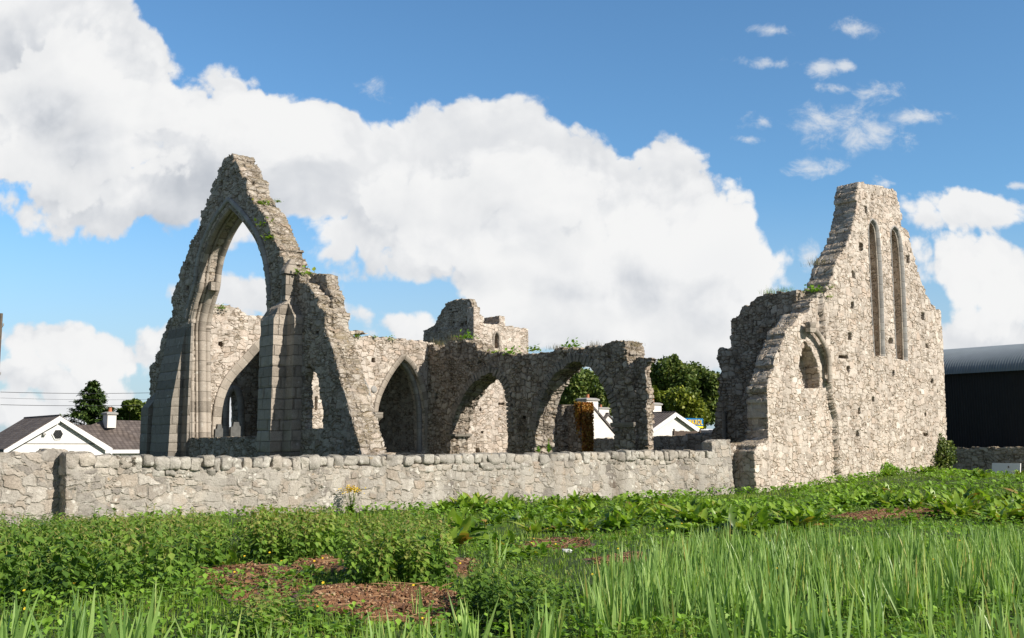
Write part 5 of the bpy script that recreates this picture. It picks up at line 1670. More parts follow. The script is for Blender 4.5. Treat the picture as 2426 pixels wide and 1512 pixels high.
DOCKS = [dock_mesh(100 + k, n, L, W, up, t0, y_, wd) for k, (n, L, W, up, t0, y_, wd) in enumerate([(26, .42, .17, .8, .45, .03, 1.5), (34, .36, .15, .65, .55, .08, 2.5), (22, .46, .14, .95, .6, .30, 1.2), (30, .32, .16, .55, .4, 0, 2.2), (40, .40, .17, .8, .5, .06, 3.0), (18, .30, .13, .6, .5, .1, 1.2)])]
dock_px = [(1380, 1268, 1.0, 2), (1265, 1272, .9, 2), (1455, 1258, 1.2, 4), (1500, 1245, 1.0, 0), (1180, 1300, .8, 1), (1075, 1305, 1.1, 2), (1100, 1280, 1.0, 0), (1215, 1325, .8, 3), (1190, 1328, .7, 3), (1260, 1318, .6, 1),
           (1590, 1240, 1.0, 3), (1640, 1248, 1.0, 0), (1700, 1250, .7, 5), (1740, 1240, 1.3, 4), (1775, 1230, 1.2, 0), (1560, 1228, 1.0, 1), (1880, 1225, 1.2, 4), (1940, 1250, 1.1, 0), (1900, 1262, 1.0, 3), (1985, 1215, 1.1, 1), (2040, 1200, 1.1, 4), (1930, 1205, 1.1, 1),
           (2090, 1190, 1.2, 1), (2130, 1205, 1.2, 4), (2180, 1190, 1.2, 3), (2230, 1180, 1.2, 0), (2290, 1195, 1.3, 4), (2340, 1210, 1.2, 1), (2390, 1225, 1.2, 4), (2430, 1200, 1.2, 3), (2330, 1175, 1.2, 1), (2260, 1160, 1.2, 3), (2180, 1160, 1.2, 4), (2380, 1172, 1.0, 1), (2420, 1240, 1.0, 0), (2365, 1245, .9, 2), (2150, 1235, .7, 5), (2110, 1222, .8, 5),
           (1040, 1215, 1.1, 4), (1090, 1205, 1.2, 0), (1140, 1212, 1.1, 1), (1200, 1205, 1.2, 3), (1250, 1215, 1.1, 1), (1300, 1208, 1.1, 4), (1345, 1215, 1.2, 0), (1400, 1205, 1.1, 1), (1460, 1212, 1.1, 3), (1510, 1205, 1.1, 4), (1560, 1198, 1.0, 1), (1620, 1205, 1.1, 0), (1680, 1205, 1.1, 3), (1010, 1240, .9, 1), (950, 1225, .9, 3),
           (640, 1248, 1.0, 0), (690, 1242, 1.1, 1), (600, 1250, .9, 3), (740, 1255, .9, 1), (760, 1238, .8, 5), (880, 1222, .8, 5), (430, 1330, .8, 0), (520, 1345, .7, 1), (800, 1498, .55, 3), (690, 1372, .5, 3), (745, 1365, .5, 5), (640, 1400, .45, 5), (1310, 1262, .9, 1), (1345, 1247, .9, 3), (1240, 1240, 1.0, 4), (1160, 1245, .9, 1), (1700, 1225, 1.1, 1), (1820, 1212, 1.0, 3), (1850, 1240, .8, 5), (2230, 1205, .9, 5), (2300, 1232, .7, 5), (2060, 1165, .9, 3), (2110, 1150, .9, 1)]
rq = np.random.default_rng(91)
for poly_, n_, s_ in (([(1960, 1215), (2040, 1180), (2180, 1158), (2440, 1158), (2440, 1240), (2310, 1238), (2100, 1200)], 60, 1.05), ([(1020, 1192), (1700, 1188), (1720, 1225), (1500, 1250), (1350, 1240), (1020, 1222)], 64, 1.05), ([(1560, 1250), (1720, 1228), (1960, 1228), (1990, 1262), (1800, 1272), (1640, 1270)], 18, 1.0), ([(1890, 1190), (2080, 1148), (2250, 1124), (2340, 1128), (2440, 1150), (2430, 1170), (2150, 1170)], 42, .85)):
    G_ = np.array(poly_, float); k_ = 0
    while k_ < n_:
        q_ = G_.min(0) + rq.random(2) * (G_.max(0) - G_.min(0))
        if pip(q_[None], poly_)[0]:
            dock_px.append((q_[0], q_[1], s_ * rq.uniform(.8, 1.2), int(rq.integers(0, 5)))); k_ += 1
uniq = {0: 'yellowish broad-leaved dock at mid field, right one of a yellowing pair', 1: 'yellowish broad-leaved dock at mid field, left one of a yellowing pair', 13: 'largest dock plant, dark and bushy, before the blocked gateway', 5: 'upright broad-leaved dock just right of the tall nettle clump',
        7: 'pale round-leaved dock at the left end of the iris bed', 17: 'big-leaved dock behind the far edge of the iris bed'}
rr = random.Random(9); nd_ = 0
for k, (x, y, s, v_) in enumerate(dock_px):
    p = ground_pt(x, y)
    if not field_wall_clear(p[None, :2])[0]:
        continue
    o = link('dock_plant', DOCKS[v_])
    o.location = p; o.rotation_euler = (0, 0, rr.uniform(0, 6.28)); s *= rr.uniform(.85, 1.25) * (.68 if y < 1232 and x < 1850 else .85 if y < 1245 else 1.0); o.scale = (s, s, s * rr.uniform(.85, 1.1))
    if k in uniq: lab, gp = uniq[k], 'dock plants in mid field'
    elif x > 1850: lab, gp = 'broad-leaved dock plant in the thick patch below the lancet gable', 'dock plants below the lancet gable'
    elif y < 1222 and x > 930: lab, gp = 'broad-leaved dock plant in the row along the foot of the field wall', 'dock plants along the field wall'
    elif x < 900: lab, gp = 'dock plant scattered among nettles and soil on the left side', 'dock plants among the nettles'
    else: lab, gp = 'broad-leaved dock plant in the scattered patch at mid field', 'dock plants in mid field'
    tag(o, lab, 'dock plant', gp, 'thing'); nd_ += 1
print('docks', nd_)

# ---- iris
def blade(L, W, bend, seg=6, twist=0.0):
    V = []; y = 0; z = 0; a = math.pi / 2
    ys = np.linspace(0, 1, seg + 1)
    pos = np.array([0., 0.])
    for k, f in enumerate(ys):
        wd = W * .5 * (1 - f ** 2.4) * (.75 + .25 * min(1, f * 5))
        if k == seg: wd = .0012
        V += [(-wd, pos[0], pos[1]), (wd, pos[0] , pos[1])]
        a = math.pi / 2 - bend * f ** 1.6
        pos = pos + np.array([math.cos(a), math.sin(a)]) * L / seg
    F = [(2 * k, 2 * k + 1, 2 * k + 3, 2 * k + 2) for k in range(seg)]
    return np.array(V), [np.array(F)]


BLADES = [blade(1, .045, b_, 6) for b_ in (.05, .18, .32, .5, .8)]


def iris(B, P, Lr, seed, wscale=1.0, lean=.10):
    """fans of sword leaves"""
    r_ = np.random.default_rng(seed)
    n = len(P); yaw = r_.uniform(0, 6.28, n)
    for q in range(6):
        keep = r_.random(n) < (1.0 if q < 4 else .55)
        Q = P[keep]; m_ = len(Q)
        sp_ = (q - 2.5) * .055
        ang = yaw[keep]
        base = np.stack([Q[:, 0] + np.cos(ang) * sp_ * .5, Q[:, 1] + np.sin(ang) * sp_ * .5, terrain(Q[:, 0], Q[:, 1]) - .02], 1)
        pick = r_.choice(5, m_, p=[.3, .3, .2, .13, .07])
        L = r_.uniform(*Lr, m_) * (1.05 - .07 * abs(q - 2.5))
        tilt = (q - 2.5) * .085 + r_.normal(0, lean, m_)
        tone = np.clip(r_.normal(.48, .27, m_), 0, .86); tone = np.where(r_.random(m_) < .025, 1.0, tone)
        for k in range(5):
            w_ = pick == k
            if not w_.any(): continue
            nn_ = w_.sum()
            Rm = rotz(ang[w_]) @ roty(tilt[w_]) @ rotx(r_.normal(0, .09, nn_)) @ rotz(np.where(r_.random(nn_) < .5, 0, math.pi) + r_.normal(0, .5, nn_))
            l = L[w_]
            B.stamp(BLADES[k][0], BLADES[k][1], base[w_], Rm, np.stack([np.clip(l, .5, .8) * r_.uniform(.7, 1.15, nn_) * wscale, l, l], 1), tone[w_])


IRIS_POLY = [(1395, 1520), (1390, 1470), (1410, 1410), (1500, 1378), (1580, 1340), (1660, 1320), (1800, 1312), (2000, 1318), (2200, 1322), (2440, 1318), (2560, 1340), (2560, 1470), (2440, 1475), (2200, 1478), (2000, 1482), (1850, 1490), (1600, 1500)]
B = Bag(); P = sample_poly(IRIS_POLY, int(area(IRIS_POLY) * 29), 31)
gapn = vnoise(P[:, 0] * 1.2 + 3, P[:, 1] * 1.2); P = P[gapn > .22]
iris(B, P, (.36, .70), 32, 1.05)
P2 = sample_poly([(1620, 1530), (1900, 1512), (2200, 1512), (2560, 1505), (2560, 1640), (1620, 1640)], 46, 34)
iris(B, P2, (.45, .75), 35, 1.15)
print('iris fans', len(P))
tag(link('iris_bed', B.mesh('iris_bed', M['iris'])), 'wide bed of upright grey-green iris leaves filling the right foreground', 'iris bed', kind='stuff')
CL = [(20, 1575, 7, .62, 'iris clump cut by the bottom left corner of the view'), (190, 1590, 6, .62, 'iris clump at the bottom edge, second from the left corner'), (300, 1570, 6, .66, 'iris clump at the bottom edge below the nettle bed, blades fanned widely'), (640, 1575, 4, .42, 'small thin iris clump at the bottom edge below the grey soil'),
      (890, 1600, 5, .55, 'sparse iris clump in front of the reddish soil patch'), (1010, 1590, 5, .55, 'iris clump at bottom centre, right of the reddish soil'), (1120, 1580, 7, .6, 'full iris clump at the bottom edge below the central nettle clump'), (1300, 1575, 7, .55, 'iris clump at the bottom edge, left of the iris bed'), (990, 1482, 2, .38, 'little iris tuft growing out of the reddish soil'), (1170, 1345, 4, .55, 'lone dark iris clump standing at mid field behind the nettles'), (480, 1585, 3, .5, 'few thin iris blades at the bottom edge between soil and nettles')]
for k, (x, y, n, L, lab) in enumerate(CL):
    p = ground_pt(x, y); B = Bag(); r_ = np.random.default_rng(40 + k)
    iris(B, p[None, :2] + r_.normal(0, .13, (n, 2)), (L * .7, L * 1.15), 50 + k, 1.5, lean=.17)
    me = B.mesh('iris_clump', M['iris'])
    co = np.empty(len(me.vertices) * 3, np.float32); me.vertices.foreach_get('co', co); co = co.reshape(-1, 3) - p.astype(np.float32); me.vertices.foreach_set('co', co.ravel()); me.update()
    o = link('iris_clump', me); o.location = p; tag(o, lab, 'iris clump', 'iris clumps outside the bed', 'thing')

# ---- grass and leafy ground cover over the rest of the field
r_ = np.random.default_rng(61)


def frustum(n, y0, y1, power=1.0, ex=.72):
    u = r_.random(n); y = (y0 ** (2 - power) + u * (y1 ** (2 - power) - y0 ** (2 - power))) ** (1 / (2 - power))
    x = (r_.random(n) * 2 - 1) * ex * y
    return np.stack([x, y], 1)


GB = (np.array([(-.5, 0, 0), (.5, 0, 0), (.32, .10, .55), (-.32, .10, .55), (0, .34, 1.0)]), [np.array([(0, 1, 2, 3)]), np.array([(3, 2, 4)])])
P = frustum(132000, 8.6, 58, 1.25)
P = P[field_wall_clear(P)]
s_, _w = soil_at(P); P = P[(s_ < .5) | (r_.random(len(P)) < .10)]
n = len(P)
patch = vnoise(P[:, 0] * .7, P[:, 1] * .7)
hgt = (.05 + .13 * patch ** 1.5 + .05 * r_.random(n)) * np.where(P[:, 1] > 40, .8, 1)
B = Bag()
B.stamp(GB[0], GB[1], np.stack([P[:, 0], P[:, 1], terrain(P[:, 0], P[:, 1]) - .01], 1), rotz(r_.uniform(0, 6.28, n)) @ rotx(r_.normal(0, .25, n)),
        np.stack([.007 + .0006 * P[:, 1] * r_.uniform(.6, 1.3, n), hgt, hgt], 1), np.clip(r_.normal(.5, .2, n) + .25 * (patch - .5), 0, 1))
tag(link('grass', B.mesh('grass', M['grass'])), 'short green grass over the open parts of the field', 'grass', kind='stuff')
# small rounded leaves (clover, buttercup and other weeds)
P = frustum(77000, 8.6, 56, 1.3)
P = P[field_wall_clear(P)]
dn = vnoise(P[:, 0] * .55 + 11, P[:, 1] * .55)
s_, _w = soil_at(P)
P = P[((dn > .40) | (P[:, 1] < 12.5)) & ((s_ < .5) | (r_.random(len(P)) < .10) | ((_w < .5) & (vnoise(P[:, 0] * 1.6, P[:, 1] * 1.6) > .52)))]
n = len(P)
B = Bag()
LF = (LEAF[0] * np.array([1.6, 1, 1]) - np.array([0, .5, 0]), LEAF[1])
hz = r_.uniform(.03, .20, n) * (.6 + .8 * vnoise(P[:, 0] * 1.3 + 5, P[:, 1] * 1.3)) * np.where(P[:, 1] > 24, 1.3, 1.0)
ln = r_.uniform(.04, .085, n) * (1 + .012 * P[:, 1] + .9 * smooth(26, 34, P[:, 1]))
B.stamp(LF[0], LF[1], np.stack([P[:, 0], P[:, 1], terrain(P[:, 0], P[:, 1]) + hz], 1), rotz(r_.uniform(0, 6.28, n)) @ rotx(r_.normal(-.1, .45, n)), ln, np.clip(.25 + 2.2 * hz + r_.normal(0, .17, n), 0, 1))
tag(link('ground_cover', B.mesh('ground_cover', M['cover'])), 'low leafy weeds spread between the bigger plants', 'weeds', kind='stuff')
# tall leafy weeds along the foot of the walls
B = Bag()
wp = []
for k in range(2600):
    s = r_.uniform(fF.px(0, 1061)[0], fG.px(2240, 1061)[0]); dt = -abs(r_.normal(0, .35)) - .12
    wp.append(fF.xy(s, dt - (.3 if s > fG.px(1790, 1061)[0] else 0)))
wp = np.array(wp); n = len(wp)
hz = r_.uniform(.02, .30, n) * (.35 + 1.0 * vnoise(wp[:, 0] * .9, wp[:, 1] * .9))
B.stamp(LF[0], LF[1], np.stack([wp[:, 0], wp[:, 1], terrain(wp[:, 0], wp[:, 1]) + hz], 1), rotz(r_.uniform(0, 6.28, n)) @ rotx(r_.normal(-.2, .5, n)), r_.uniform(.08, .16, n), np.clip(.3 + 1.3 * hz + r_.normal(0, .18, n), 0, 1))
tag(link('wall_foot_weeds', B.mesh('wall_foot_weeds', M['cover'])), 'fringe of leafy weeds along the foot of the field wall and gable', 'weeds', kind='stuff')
# buttercups
P = frustum(70, 10, 26, 1.0, .5); P = P[field_wall_clear(P)]
B = Bag(); n = len(P); a = np.arange(6) * math.pi / 3
dsk = (np.concatenate([[(0, 0, -.2)], np.stack([np.cos(a), np.sin(a), 0 * a], 1)]), [np.array([(0, k + 1, (k + 1) % 6 + 1) for k in range(6)])])
B.stamp(dsk[0], dsk[1], np.stack([P[:, 0], P[:, 1], terrain(P[:, 0], P[:, 1]) + r_.uniform(.15, .3, n)], 1), rotx(r_.normal(.5, .3, n)), np.full(n, .017), np.ones(n))
tag(link('buttercup_flowers', B.mesh('buttercup_flowers', M['yellow'])), 'tiny yellow buttercup flowers dotted through the grass', 'flowers', kind='stuff')
# clods, chips and dead stalks on the bare soil
m, t, b, out_ = new_mat('mulch_chip')
tn = t.new('ShaderNodeAttribute', attribute_name='tone').outputs['Fac']
t.put(b.inputs['Base Color'], t.cramp(tn, [(0, (.08, .040, .022)), (.45, (.19, .090, .044)), (.8, (.30, .165, .085)), (1, (.42, .30, .18))])); b.inputs['Roughness'].default_value = .95
M['mulch'] = m
B = Bag()
cube = (np.array([(-.5, -.5, -.5), (.5, -.5, -.5), (.5, .5, -.5), (-.5, .5, -.5), (-.4, -.35, .5), (.45, -.4, .5), (.35, .4, .5), (-.45, .35, .5)]), [np.array([(0, 3, 2, 1), (4, 5, 6, 7), (0, 1, 5, 4), (1, 2, 6, 5), (2, 3, 7, 6), (3, 0, 4, 7)])])
for poly, wm in SOILG:
    G = np.array(poly); ar_ = .5 * abs(np.dot(G[:, 0], np.roll(G[:, 1], -1)) - np.dot(G[:, 1], np.roll(G[:, 0], -1)))
    n = int(ar_ * 800)
    P = sample_poly(poly, n, 71, True)
    sz = r_.gamma(2.0, .0055, n) + .006
    pz = terrain(P[:, 0], P[:, 1]) + .07 * wm
    B.stamp(cube[0], cube[1], np.stack([P[:, 0], P[:, 1], pz + sz * .3], 1), rotz(r_.uniform(0, 6.28, n)) @ rotx(r_.normal(0, .6, n)) @ roty(r_.normal(0, .6, n)), np.stack([sz * r_.uniform(.8, 1.6, n), sz, sz * .75], 1), np.clip(r_.normal(.25 + .35 * wm, .25, n), 0, 1))
    n = int(ar_ * 7) + 2; P = sample_poly(poly, n, 72, True)
    B.stamp(cube[0], cube[1], np.stack([P[:, 0], P[:, 1], terrain(P[:, 0], P[:, 1]) + .07 * wm + .04], 1), rotz(r_.uniform(0, 6.28, n)) @ roty(r_.normal(0, .25, n)), np.stack([r_.uniform(.15, .5, n), np.full(n, .007), np.full(n, .007)], 1), np.full(n, .85))
tag(link('soil_clods', B.mesh('soil_clods', M['mulch'], False)), 'brown clods, chips and dead stalks on the bare soil patches', 'soil', kind='stuff')
p = ground_pt(1343, 1308)
V, F = loft([(0, -.09, .09, -.05, .05), (.05, -.08, .09, -.05, .04)], .04)
o = link('loose_stone', mesh_np('loose_stone', V, F, [M['paint_white']], True)); o.location = p; tag(o, 'small white stone lying on bare soil at mid field', 'stone', kind='thing')

# ---- plants on the walls
def tuft(Wc, n, size, seed, mat, spread=.16, blade_=False):
    r2 = np.random.default_rng(seed); B = Bag()
    if blade_:
        B.stamp(GB[0], GB[1], np.concatenate([r2.normal(0, spread, (n, 2)), np.zeros((n, 1))], 1), rotz(r2.uniform(0, 6.28, n)) @ rotx(r2.normal(0, .3, n)), np.stack([np.full(n, .012), size * r2.uniform(.5, 1.2, n), size * r2.uniform(.5, 1.2, n)], 1), r2.random(n))
    else:
        el = r2.uniform(-.3, 1.3, n)
        B.stamp(LF[0] + np.array([0, .5, 0]), LF[1], np.concatenate([r2.normal(0, spread, (n, 2)), np.abs(r2.normal(0, spread * .6, (n, 1)))], 1), rotz(r2.uniform(0, 6.28, n)) @ rotx(el), size * r2.uniform(.5, 1.1, n), np.clip(r2.normal(.7, .2, n), 0, 1))
    return B.mesh('wall_plant', mat)


TUFT = [tuft(None, 60, .15, 200 + k, M['dock'] if k < 2 else M['cover'], .15) for k in range(3)] + [tuft(None, 90, .3, 205, M['dry_grass'], .22, True), tuft(None, 80, .22, 206, M['grass'], .2, True)]
spots = []
for (x, y), t_, v_, s_, lab in [(Z3([(900, 632)])[0], .35, 0, .9, 'small green fern tuft on the sloping gable edge, topmost of four'), (Z3([(950, 875)])[0], .05, 0, 1.0, 'green fern tuft halfway down the sloping gable edge'), (Z3([(1015, 1035)])[0], .05, 1, .9, 'green fern tuft low on the sloping gable edge'),
                                (Z3([(1350, 1455)])[0], .2, 0, 1.25, 'largest leafy tuft, beside the capstone of the stepped buttress'), (Z3([(1090, 600)])[0], .9, 1, .5, 'tiny green tuft on the far side of the sloping gable edge')]:
    q = fW.px(x, y, t_); xy = fW.xy(q[0], t_); spots.append((xy, q[1], v_, s_, lab))
for (x, y), t_, v_, s_, lab in [(ZA([(885, 392)])[0], .4, 2, 1.5, 'tall leafy plant on the high left end of the arcade top'), (ZA([(1190, 495)])[0], .3, 2, 1.3, 'leafy tuft at the middle of the arcade top'), (ZA([(1340, 478)])[0], .4, 1, 1.3, 'bright tuft on the arcade top above the pier between both arches'), (ZA([(1590, 455)])[0], .5, 2, 1.5, 'wide green tuft on the arcade top above the right arch'),
                                (ZA([(1070, 492)])[0], .3, 0, .8, 'small tuft at the low step of the arcade top'), (ZA([(700, 438)])[0], .6, 3, 1.4, 'dry grass tuft at the left end of the arcade top'), (ZA([(830, 402)])[0], .5, 3, 1.4, 'dry grass tuft on the raised part of the arcade top'), (ZA([(1750, 440)])[0], .4, 3, 1.0, 'dry grass tuft near the right end of the arcade top'), (ZA([(1500, 462)])[0], .5, 3, 1.0, 'dry grass tuft above the right arch, left of the green one'), (ZA([(1990, 440)])[0], .5, 3, 1.0, 'dry grass tuft on the broken right end of the arcade')]:
    q = fA.px(x, y, t_); xy = fA.xy(q[0], t_); spots.append((xy, q[1], v_, s_, lab))
for (x, y), t_, v_, s_, lab in [(ZA([(150, 382)])[0], .0, 1, .8, 'green tuft on the transept wall top, left one'), (ZA([(262, 385)])[0], .0, 0, .6, 'small green tuft on the transept wall top between two others'), (ZA([(370, 400)])[0], 0, 2, .8, 'brownish green tuft on the transept wall top, right one'), (Z1([(690, 290)])[0], -.05, 2, .8, 'tuft near the wall top seen through the great window')]:
    q = fT.px(x, y, t_); xy = fT.xy(q[0], t_); spots.append((xy, q[1], v_, s_, lab))
for (x, y), t_, v_, s_, lab in [(Z4([(520, 985)])[0], .4, 4, 1.3, 'grass tuft on the top of the shaded return wall'), (Z4([(640, 970)])[0], .4, 4, 1.2, 'grass tuft on the return wall top, nearer the gable')]:
    q = fR.px(x, y, t_); xy = fR.xy(q[0], t_); spots.append((xy, q[1], v_, s_, lab))
for (x, y), t_, v_, s_, lab in [(Z4([(930, 740)])[0], .9, 3, 1.4, 'dry grass clump on the ragged left slope of the lancet gable, upper'), (Z4([(880, 970)])[0], .5, 2, 1.2, 'green clump where the return wall meets the lancet gable'), (Z4([(1030, 935)])[0], -.05, 0, .5, 'small green tuft on the gable face, upper of two'), (Z4([(1012, 1015)])[0], -.05, 0, .5, 'small green tuft on the gable face, lower of two')]:
    q = fG.px(x, y, t_); xy = fG.xy(q[0], t_); spots.append((xy, q[1], v_, s_, lab))
for xy, z, v_, s_, lab in spots:
    o = link('wall_plant', TUFT[v_]); o.location = (xy[0], xy[1], z - .04); o.scale = (s_,) * 3; o.rotation_euler = (0, 0, rr.uniform(0, 6))
    tag(o, lab, 'plant', 'plants growing on the ruin', 'thing')
# tall weeds on the field wall and the ragwort before it
q = fF.px(*ZA([(1438, 1160)])[0], .3)
for k, (x, h_, lab) in enumerate(((1438, .42, 'tall spiky weed standing on the field wall coping'), (1368, .2, 'short weed on the field wall coping, left of the tall one'))):
    q = fF.px(*ZA([(x, 1162)])[0], .3); xy = fF.xy(q[0], .3)
    B = Bag(); r2 = np.random.default_rng(300 + k); n = 70; hh = r2.random(n)
    B.stamp(LF[0] + np.array([0, .5, 0]), LF[1], np.stack([r2.normal(0, .015, n), r2.normal(0, .015, n), hh * h_ * 1.1], 1), rotz(r2.uniform(0, 6.28, n)) @ rotx(r2.uniform(.2, 1.0, n)), .13 * (1.1 - hh) * r2.uniform(.7, 1.2, n), np.clip(r2.normal(.6, .2, n), 0, 1))
    B.add(*(lambda q_: (q_[0], q_[1], .4))(tube([(0, 0, -.1), (0, 0, h_ * 1.15)], [.008, .003], 4)))
    o = link('tall_weed', B.mesh('tall_weed', M['cover'])); o.location = (xy[0], xy[1], q[1] + .02); tag(o, lab, 'weed', 'weeds on the field wall', 'thing')
q = fF.px(833, 1205, -.5); xy = fF.xy(q[0], -.5); zg = float(terrain(xy[0], xy[1]))
RG = thing('ragwort', 'spindly yellow-flowered ragwort in front of the field wall', 'plant', (xy[0], xy[1], zg))
RG['kind'] = 'thing'
ztop = fF.px(833, 1150, -.5)[1] - zg
B = Bag(); Bf = Bag(); r2 = np.random.default_rng(77)
for k in range(9):
    e_ = np.array([r2.normal(0, .16), r2.normal(0, .12), ztop * r2.uniform(.82, 1.05)])
    B.add(*(lambda q_: (q_[0], q_[1], .3))(tube([(0, 0, 0), e_ * np.array([.45, .45, .55]), e_], [.008, .006, .003], 4)))
    n = 26
    Bf.stamp(dsk[0], dsk[1], e_[None] + r2.normal(0, 1, (n, 3)) * np.array([.09, .09, .035]), rotx(r2.normal(0, .5, n)), np.full(n, .020), np.ones(n))
    n = 22; f_ = r2.random(n)
    B.stamp(LF[0] + np.array([0, .5, 0]), LF[1], e_[None] * f_[:, None], rotz(r2.uniform(0, 6.28, n)) @ rotx(r2.uniform(-.2, .8, n)), .12 * (1.15 - f_), np.clip(r2.normal(.5, .2, n), 0, 1))
link('stem', B.mesh('stem', M['grass']), RG); link('flowers', Bf.mesh('flowers', M['yellow']), RG)
# russet creeper over the wall stub
B = Bag(); r2 = np.random.default_rng(88)
n = 4200
ks0, ks1, kz = k0[0], k1[0], (k0[1] + k1[1]) / 2
face = r2.random(n)
# the sunlit end, the top and the upper part of the shaded face
E = face < .80
s_e = np.where(E, ks1 + .06 + np.abs(r2.normal(0, .05, n)), ks0 + (ks1 - ks0) * (.80 + .20 * r2.random(n) ** .7)); t_e = np.where(E, r2.uniform(-.10, .8, n), -.08 - np.abs(r2.normal(0, .08, n)))
z_e = np.where(E, r2.uniform(.3, kz + .15, n), kz + .15 - np.abs(r2.normal(0, .8, n)) * (.3 + .7 * (s_e - ks0) / (ks1 - ks0)))
topm = (face > .95); z_e = np.where(topm, kz + r2.uniform(-.05, .12, n), z_e); t_e = np.where(topm, r2.uniform(0, .85, n), t_e)
XY = np.stack([fK.xy(a, b) for a, b in zip(s_e, t_e)])
org = np.array([*fK.xy(ks1, .5), 0])
B.stamp(LF[0], LF[1], np.stack([XY[:, 0], XY[:, 1], np.maximum(z_e, .1)], 1) - org, rotz(r2.uniform(0, 6.28, n)) @ rotx(r2.normal(-.8, .5, n)), r2.uniform(.10, .19, n), r2.random(n))
o = link('creeper', B.mesh('creeper', M['rust'])); o.location = org; tag(o, 'russet creeper hanging over the wall stub behind the right arcade arch', 'creeper', kind='thing')

# ---- shrub at the right foot of the gable
def leafy(B, blobs, n, size, r2, tone_lo=.1, tone_hi=.9, flat=.4):
    """leaf clumps through the volume of several lobes, denser towards their skins"""
    blobs = np.array(blobs, float)
    vol = (blobs[:, 3] * blobs[:, 4]) ** .8; pr = vol / vol.sum()
    k = r2.choice(len(blobs), n, p=pr)
    d = r2.normal(0, 1, (n, 3)); d /= np.linalg.norm(d, axis=1)[:, None]
    rad = r2.random(n) ** .45 * (.82 + .36 * vnoise(d[:, 0] * 3 + k * 7.3 + d[:, 2] * 2, d[:, 1] * 3 + d[:, 2] * 3))
    c = blobs[k]
    P = c[:, :3] + d * rad[:, None] * np.stack([c[:, 3], c[:, 3], c[:, 4]], 1)
    tone = np.clip(.5 + .0 * rad + r2.normal(0, .2, n) + .35 * (vnoise(P[:, 0] * .9 + 3, P[:, 2] * .9 + P[:, 1]) - .5), 0, 1)
    B.stamp(LF[0], LF[1], P, rotz(r2.uniform(0, 6.28, n)) @ rotx(r2.normal(-.5, .6, n)) @ roty(r2.normal(0, .5, n)), size * r2.uniform(.6, 1.3, n), tone)


def limb(a, b, r0, r1, r2, seg=5, wob=.12):
    a = np.array(a, float); b = np.array(b, float); L = np.linalg.norm(b - a)
    pts = [a + (b - a) * f + (r2.normal(0, wob * L * .2, 3) if 0 < f < 1 else 0) for f in np.linspace(0, 1, seg)]
    return tube(pts, np.linspace(r0, r1, seg), 7)


def tree(name, label, cat, base, blobs, n, size, mat, seed, trunk=True, group=None):
    r2 = np.random.default_rng(seed)
    root = thing(name, label, cat, base, 0, group); root['kind'] = 'thing'
    B = Bag(); leafy(B, [(x - base[0], y - base[1], z - base[2], a, b) for x, y, z, a, b in blobs], n, size, r2)
    link('crown', B.mesh('crown', mat), root)
    if trunk:
        parts = []
        H = max(b[2] for b in blobs) - base[2]
        parts.append(limb((0, 0, -.3), (0, 0, H * .75), .035 * H, .012 * H, r2, 6, .05))
        for x, y, z, a, b in blobs[:8]:
            parts.append(limb((0, 0, H * r2.uniform(.2, .45)), (x - base[0], y - base[1], z - base[2]), .014 * H, .004 * H, r2))
        V, F = merge(parts); part('trunk', (V, F), M['bark'], root, True)
    return root


x, y, z = at_px(2215, 1100, 52.6)
tree('shrub', 'dark leafy shrub in shadow at the right foot of the lancet gable', 'shrub', (x, y, float(terrain(x, y)) - .1), [(x, y, 1.0, .75, .85), (x + .5, y - .2, 1.5, .5, .85), (x - .65, y - .3, .7, .7, .5), (x + .25, y + .2, 2.1, .36, .6), (x - .2, y - .5, .5, .9, .4)], 4200, .14, M['tree_dark'], 501)
x, y, z = at_px(2095, 1128, 49)
tree('shrub', 'small light green bush at the foot of the gable, right of its middle', 'shrub', (x, y, float(terrain(x, y)) - .1), [(x, y, float(terrain(x, y)) + .3, .5, .35), (x + .35, y, float(terrain(x, y)) + .22, .4, .25)], 900, .11, M['cover'], 502)


def blobs_px(lst, Y, dep=1.0):
    o = []
    for px_, py_, rx, ry in lst:
        x, y, z = at_px(px_, py_, Y); k = Y / FPX
        o.append((x, y + dep * random.uniform(-1.5, 1.5), z, rx * k, ry * k))
    return o


def h2(lst): return [(*ZH([(x, y)])[0], rx * .20328, ry * .20328) for x, y, rx, ry in lst]


bl = blobs_px(h2([(1330, 330, 110, 170), (1470, 300, 150, 180), (1580, 230, 120, 140), (1640, 430, 190, 230), (1790, 300, 140, 140), (1880, 420, 160, 200), (1980, 480, 110, 190), (1800, 560, 200, 190), (1960, 700, 100, 200), (1450, 480, 160, 190), (2020, 400, 60, 90), (1540, 150, 50, 50)]), 125, 2)
x, y, _ = at_px(*ZH([(1700, 900)])[0], 125)
tree('broadleaf_tree', 'large dark broadleaf tree behind the golden conifer, right of the arcade', 'tree', (x, y, -.5), bl, 15000, .42, M['tree_dark'], 511)
bl = blobs_px(h2([(1330, 560, 60, 120), (1460, 590, 130, 110), (1600, 610, 170, 140), (1740, 700, 170, 180), (1850, 820, 150, 140), (1560, 760, 200, 160), (1930, 790, 80, 110), (1700, 540, 70, 60), (1400, 700, 100, 150)]), 108, 1.5)
x, y, _ = at_px(*ZH([(1620, 900)])[0], 108)
tree('golden_conifer', 'bushy yellow-green conifer between the large tree and the white gable', 'tree', (x, y, -.5), bl, 10500, .32, M['cypress'], 512)
bl = blobs_px([(*ZA([(x, y)])[0], rx * .353, ry * .353) for x, y, rx, ry in [(1600, 720, 90, 110), (1660, 650, 80, 70), (1720, 720, 100, 110), (1790, 790, 70, 70), (1540, 790, 70, 70), (1640, 790, 110, 80), (1850, 850, 60, 60), (1480, 850, 60, 60)]], 118, 2)
x, y, _ = at_px(*ZA([(1660, 900)])[0], 118)
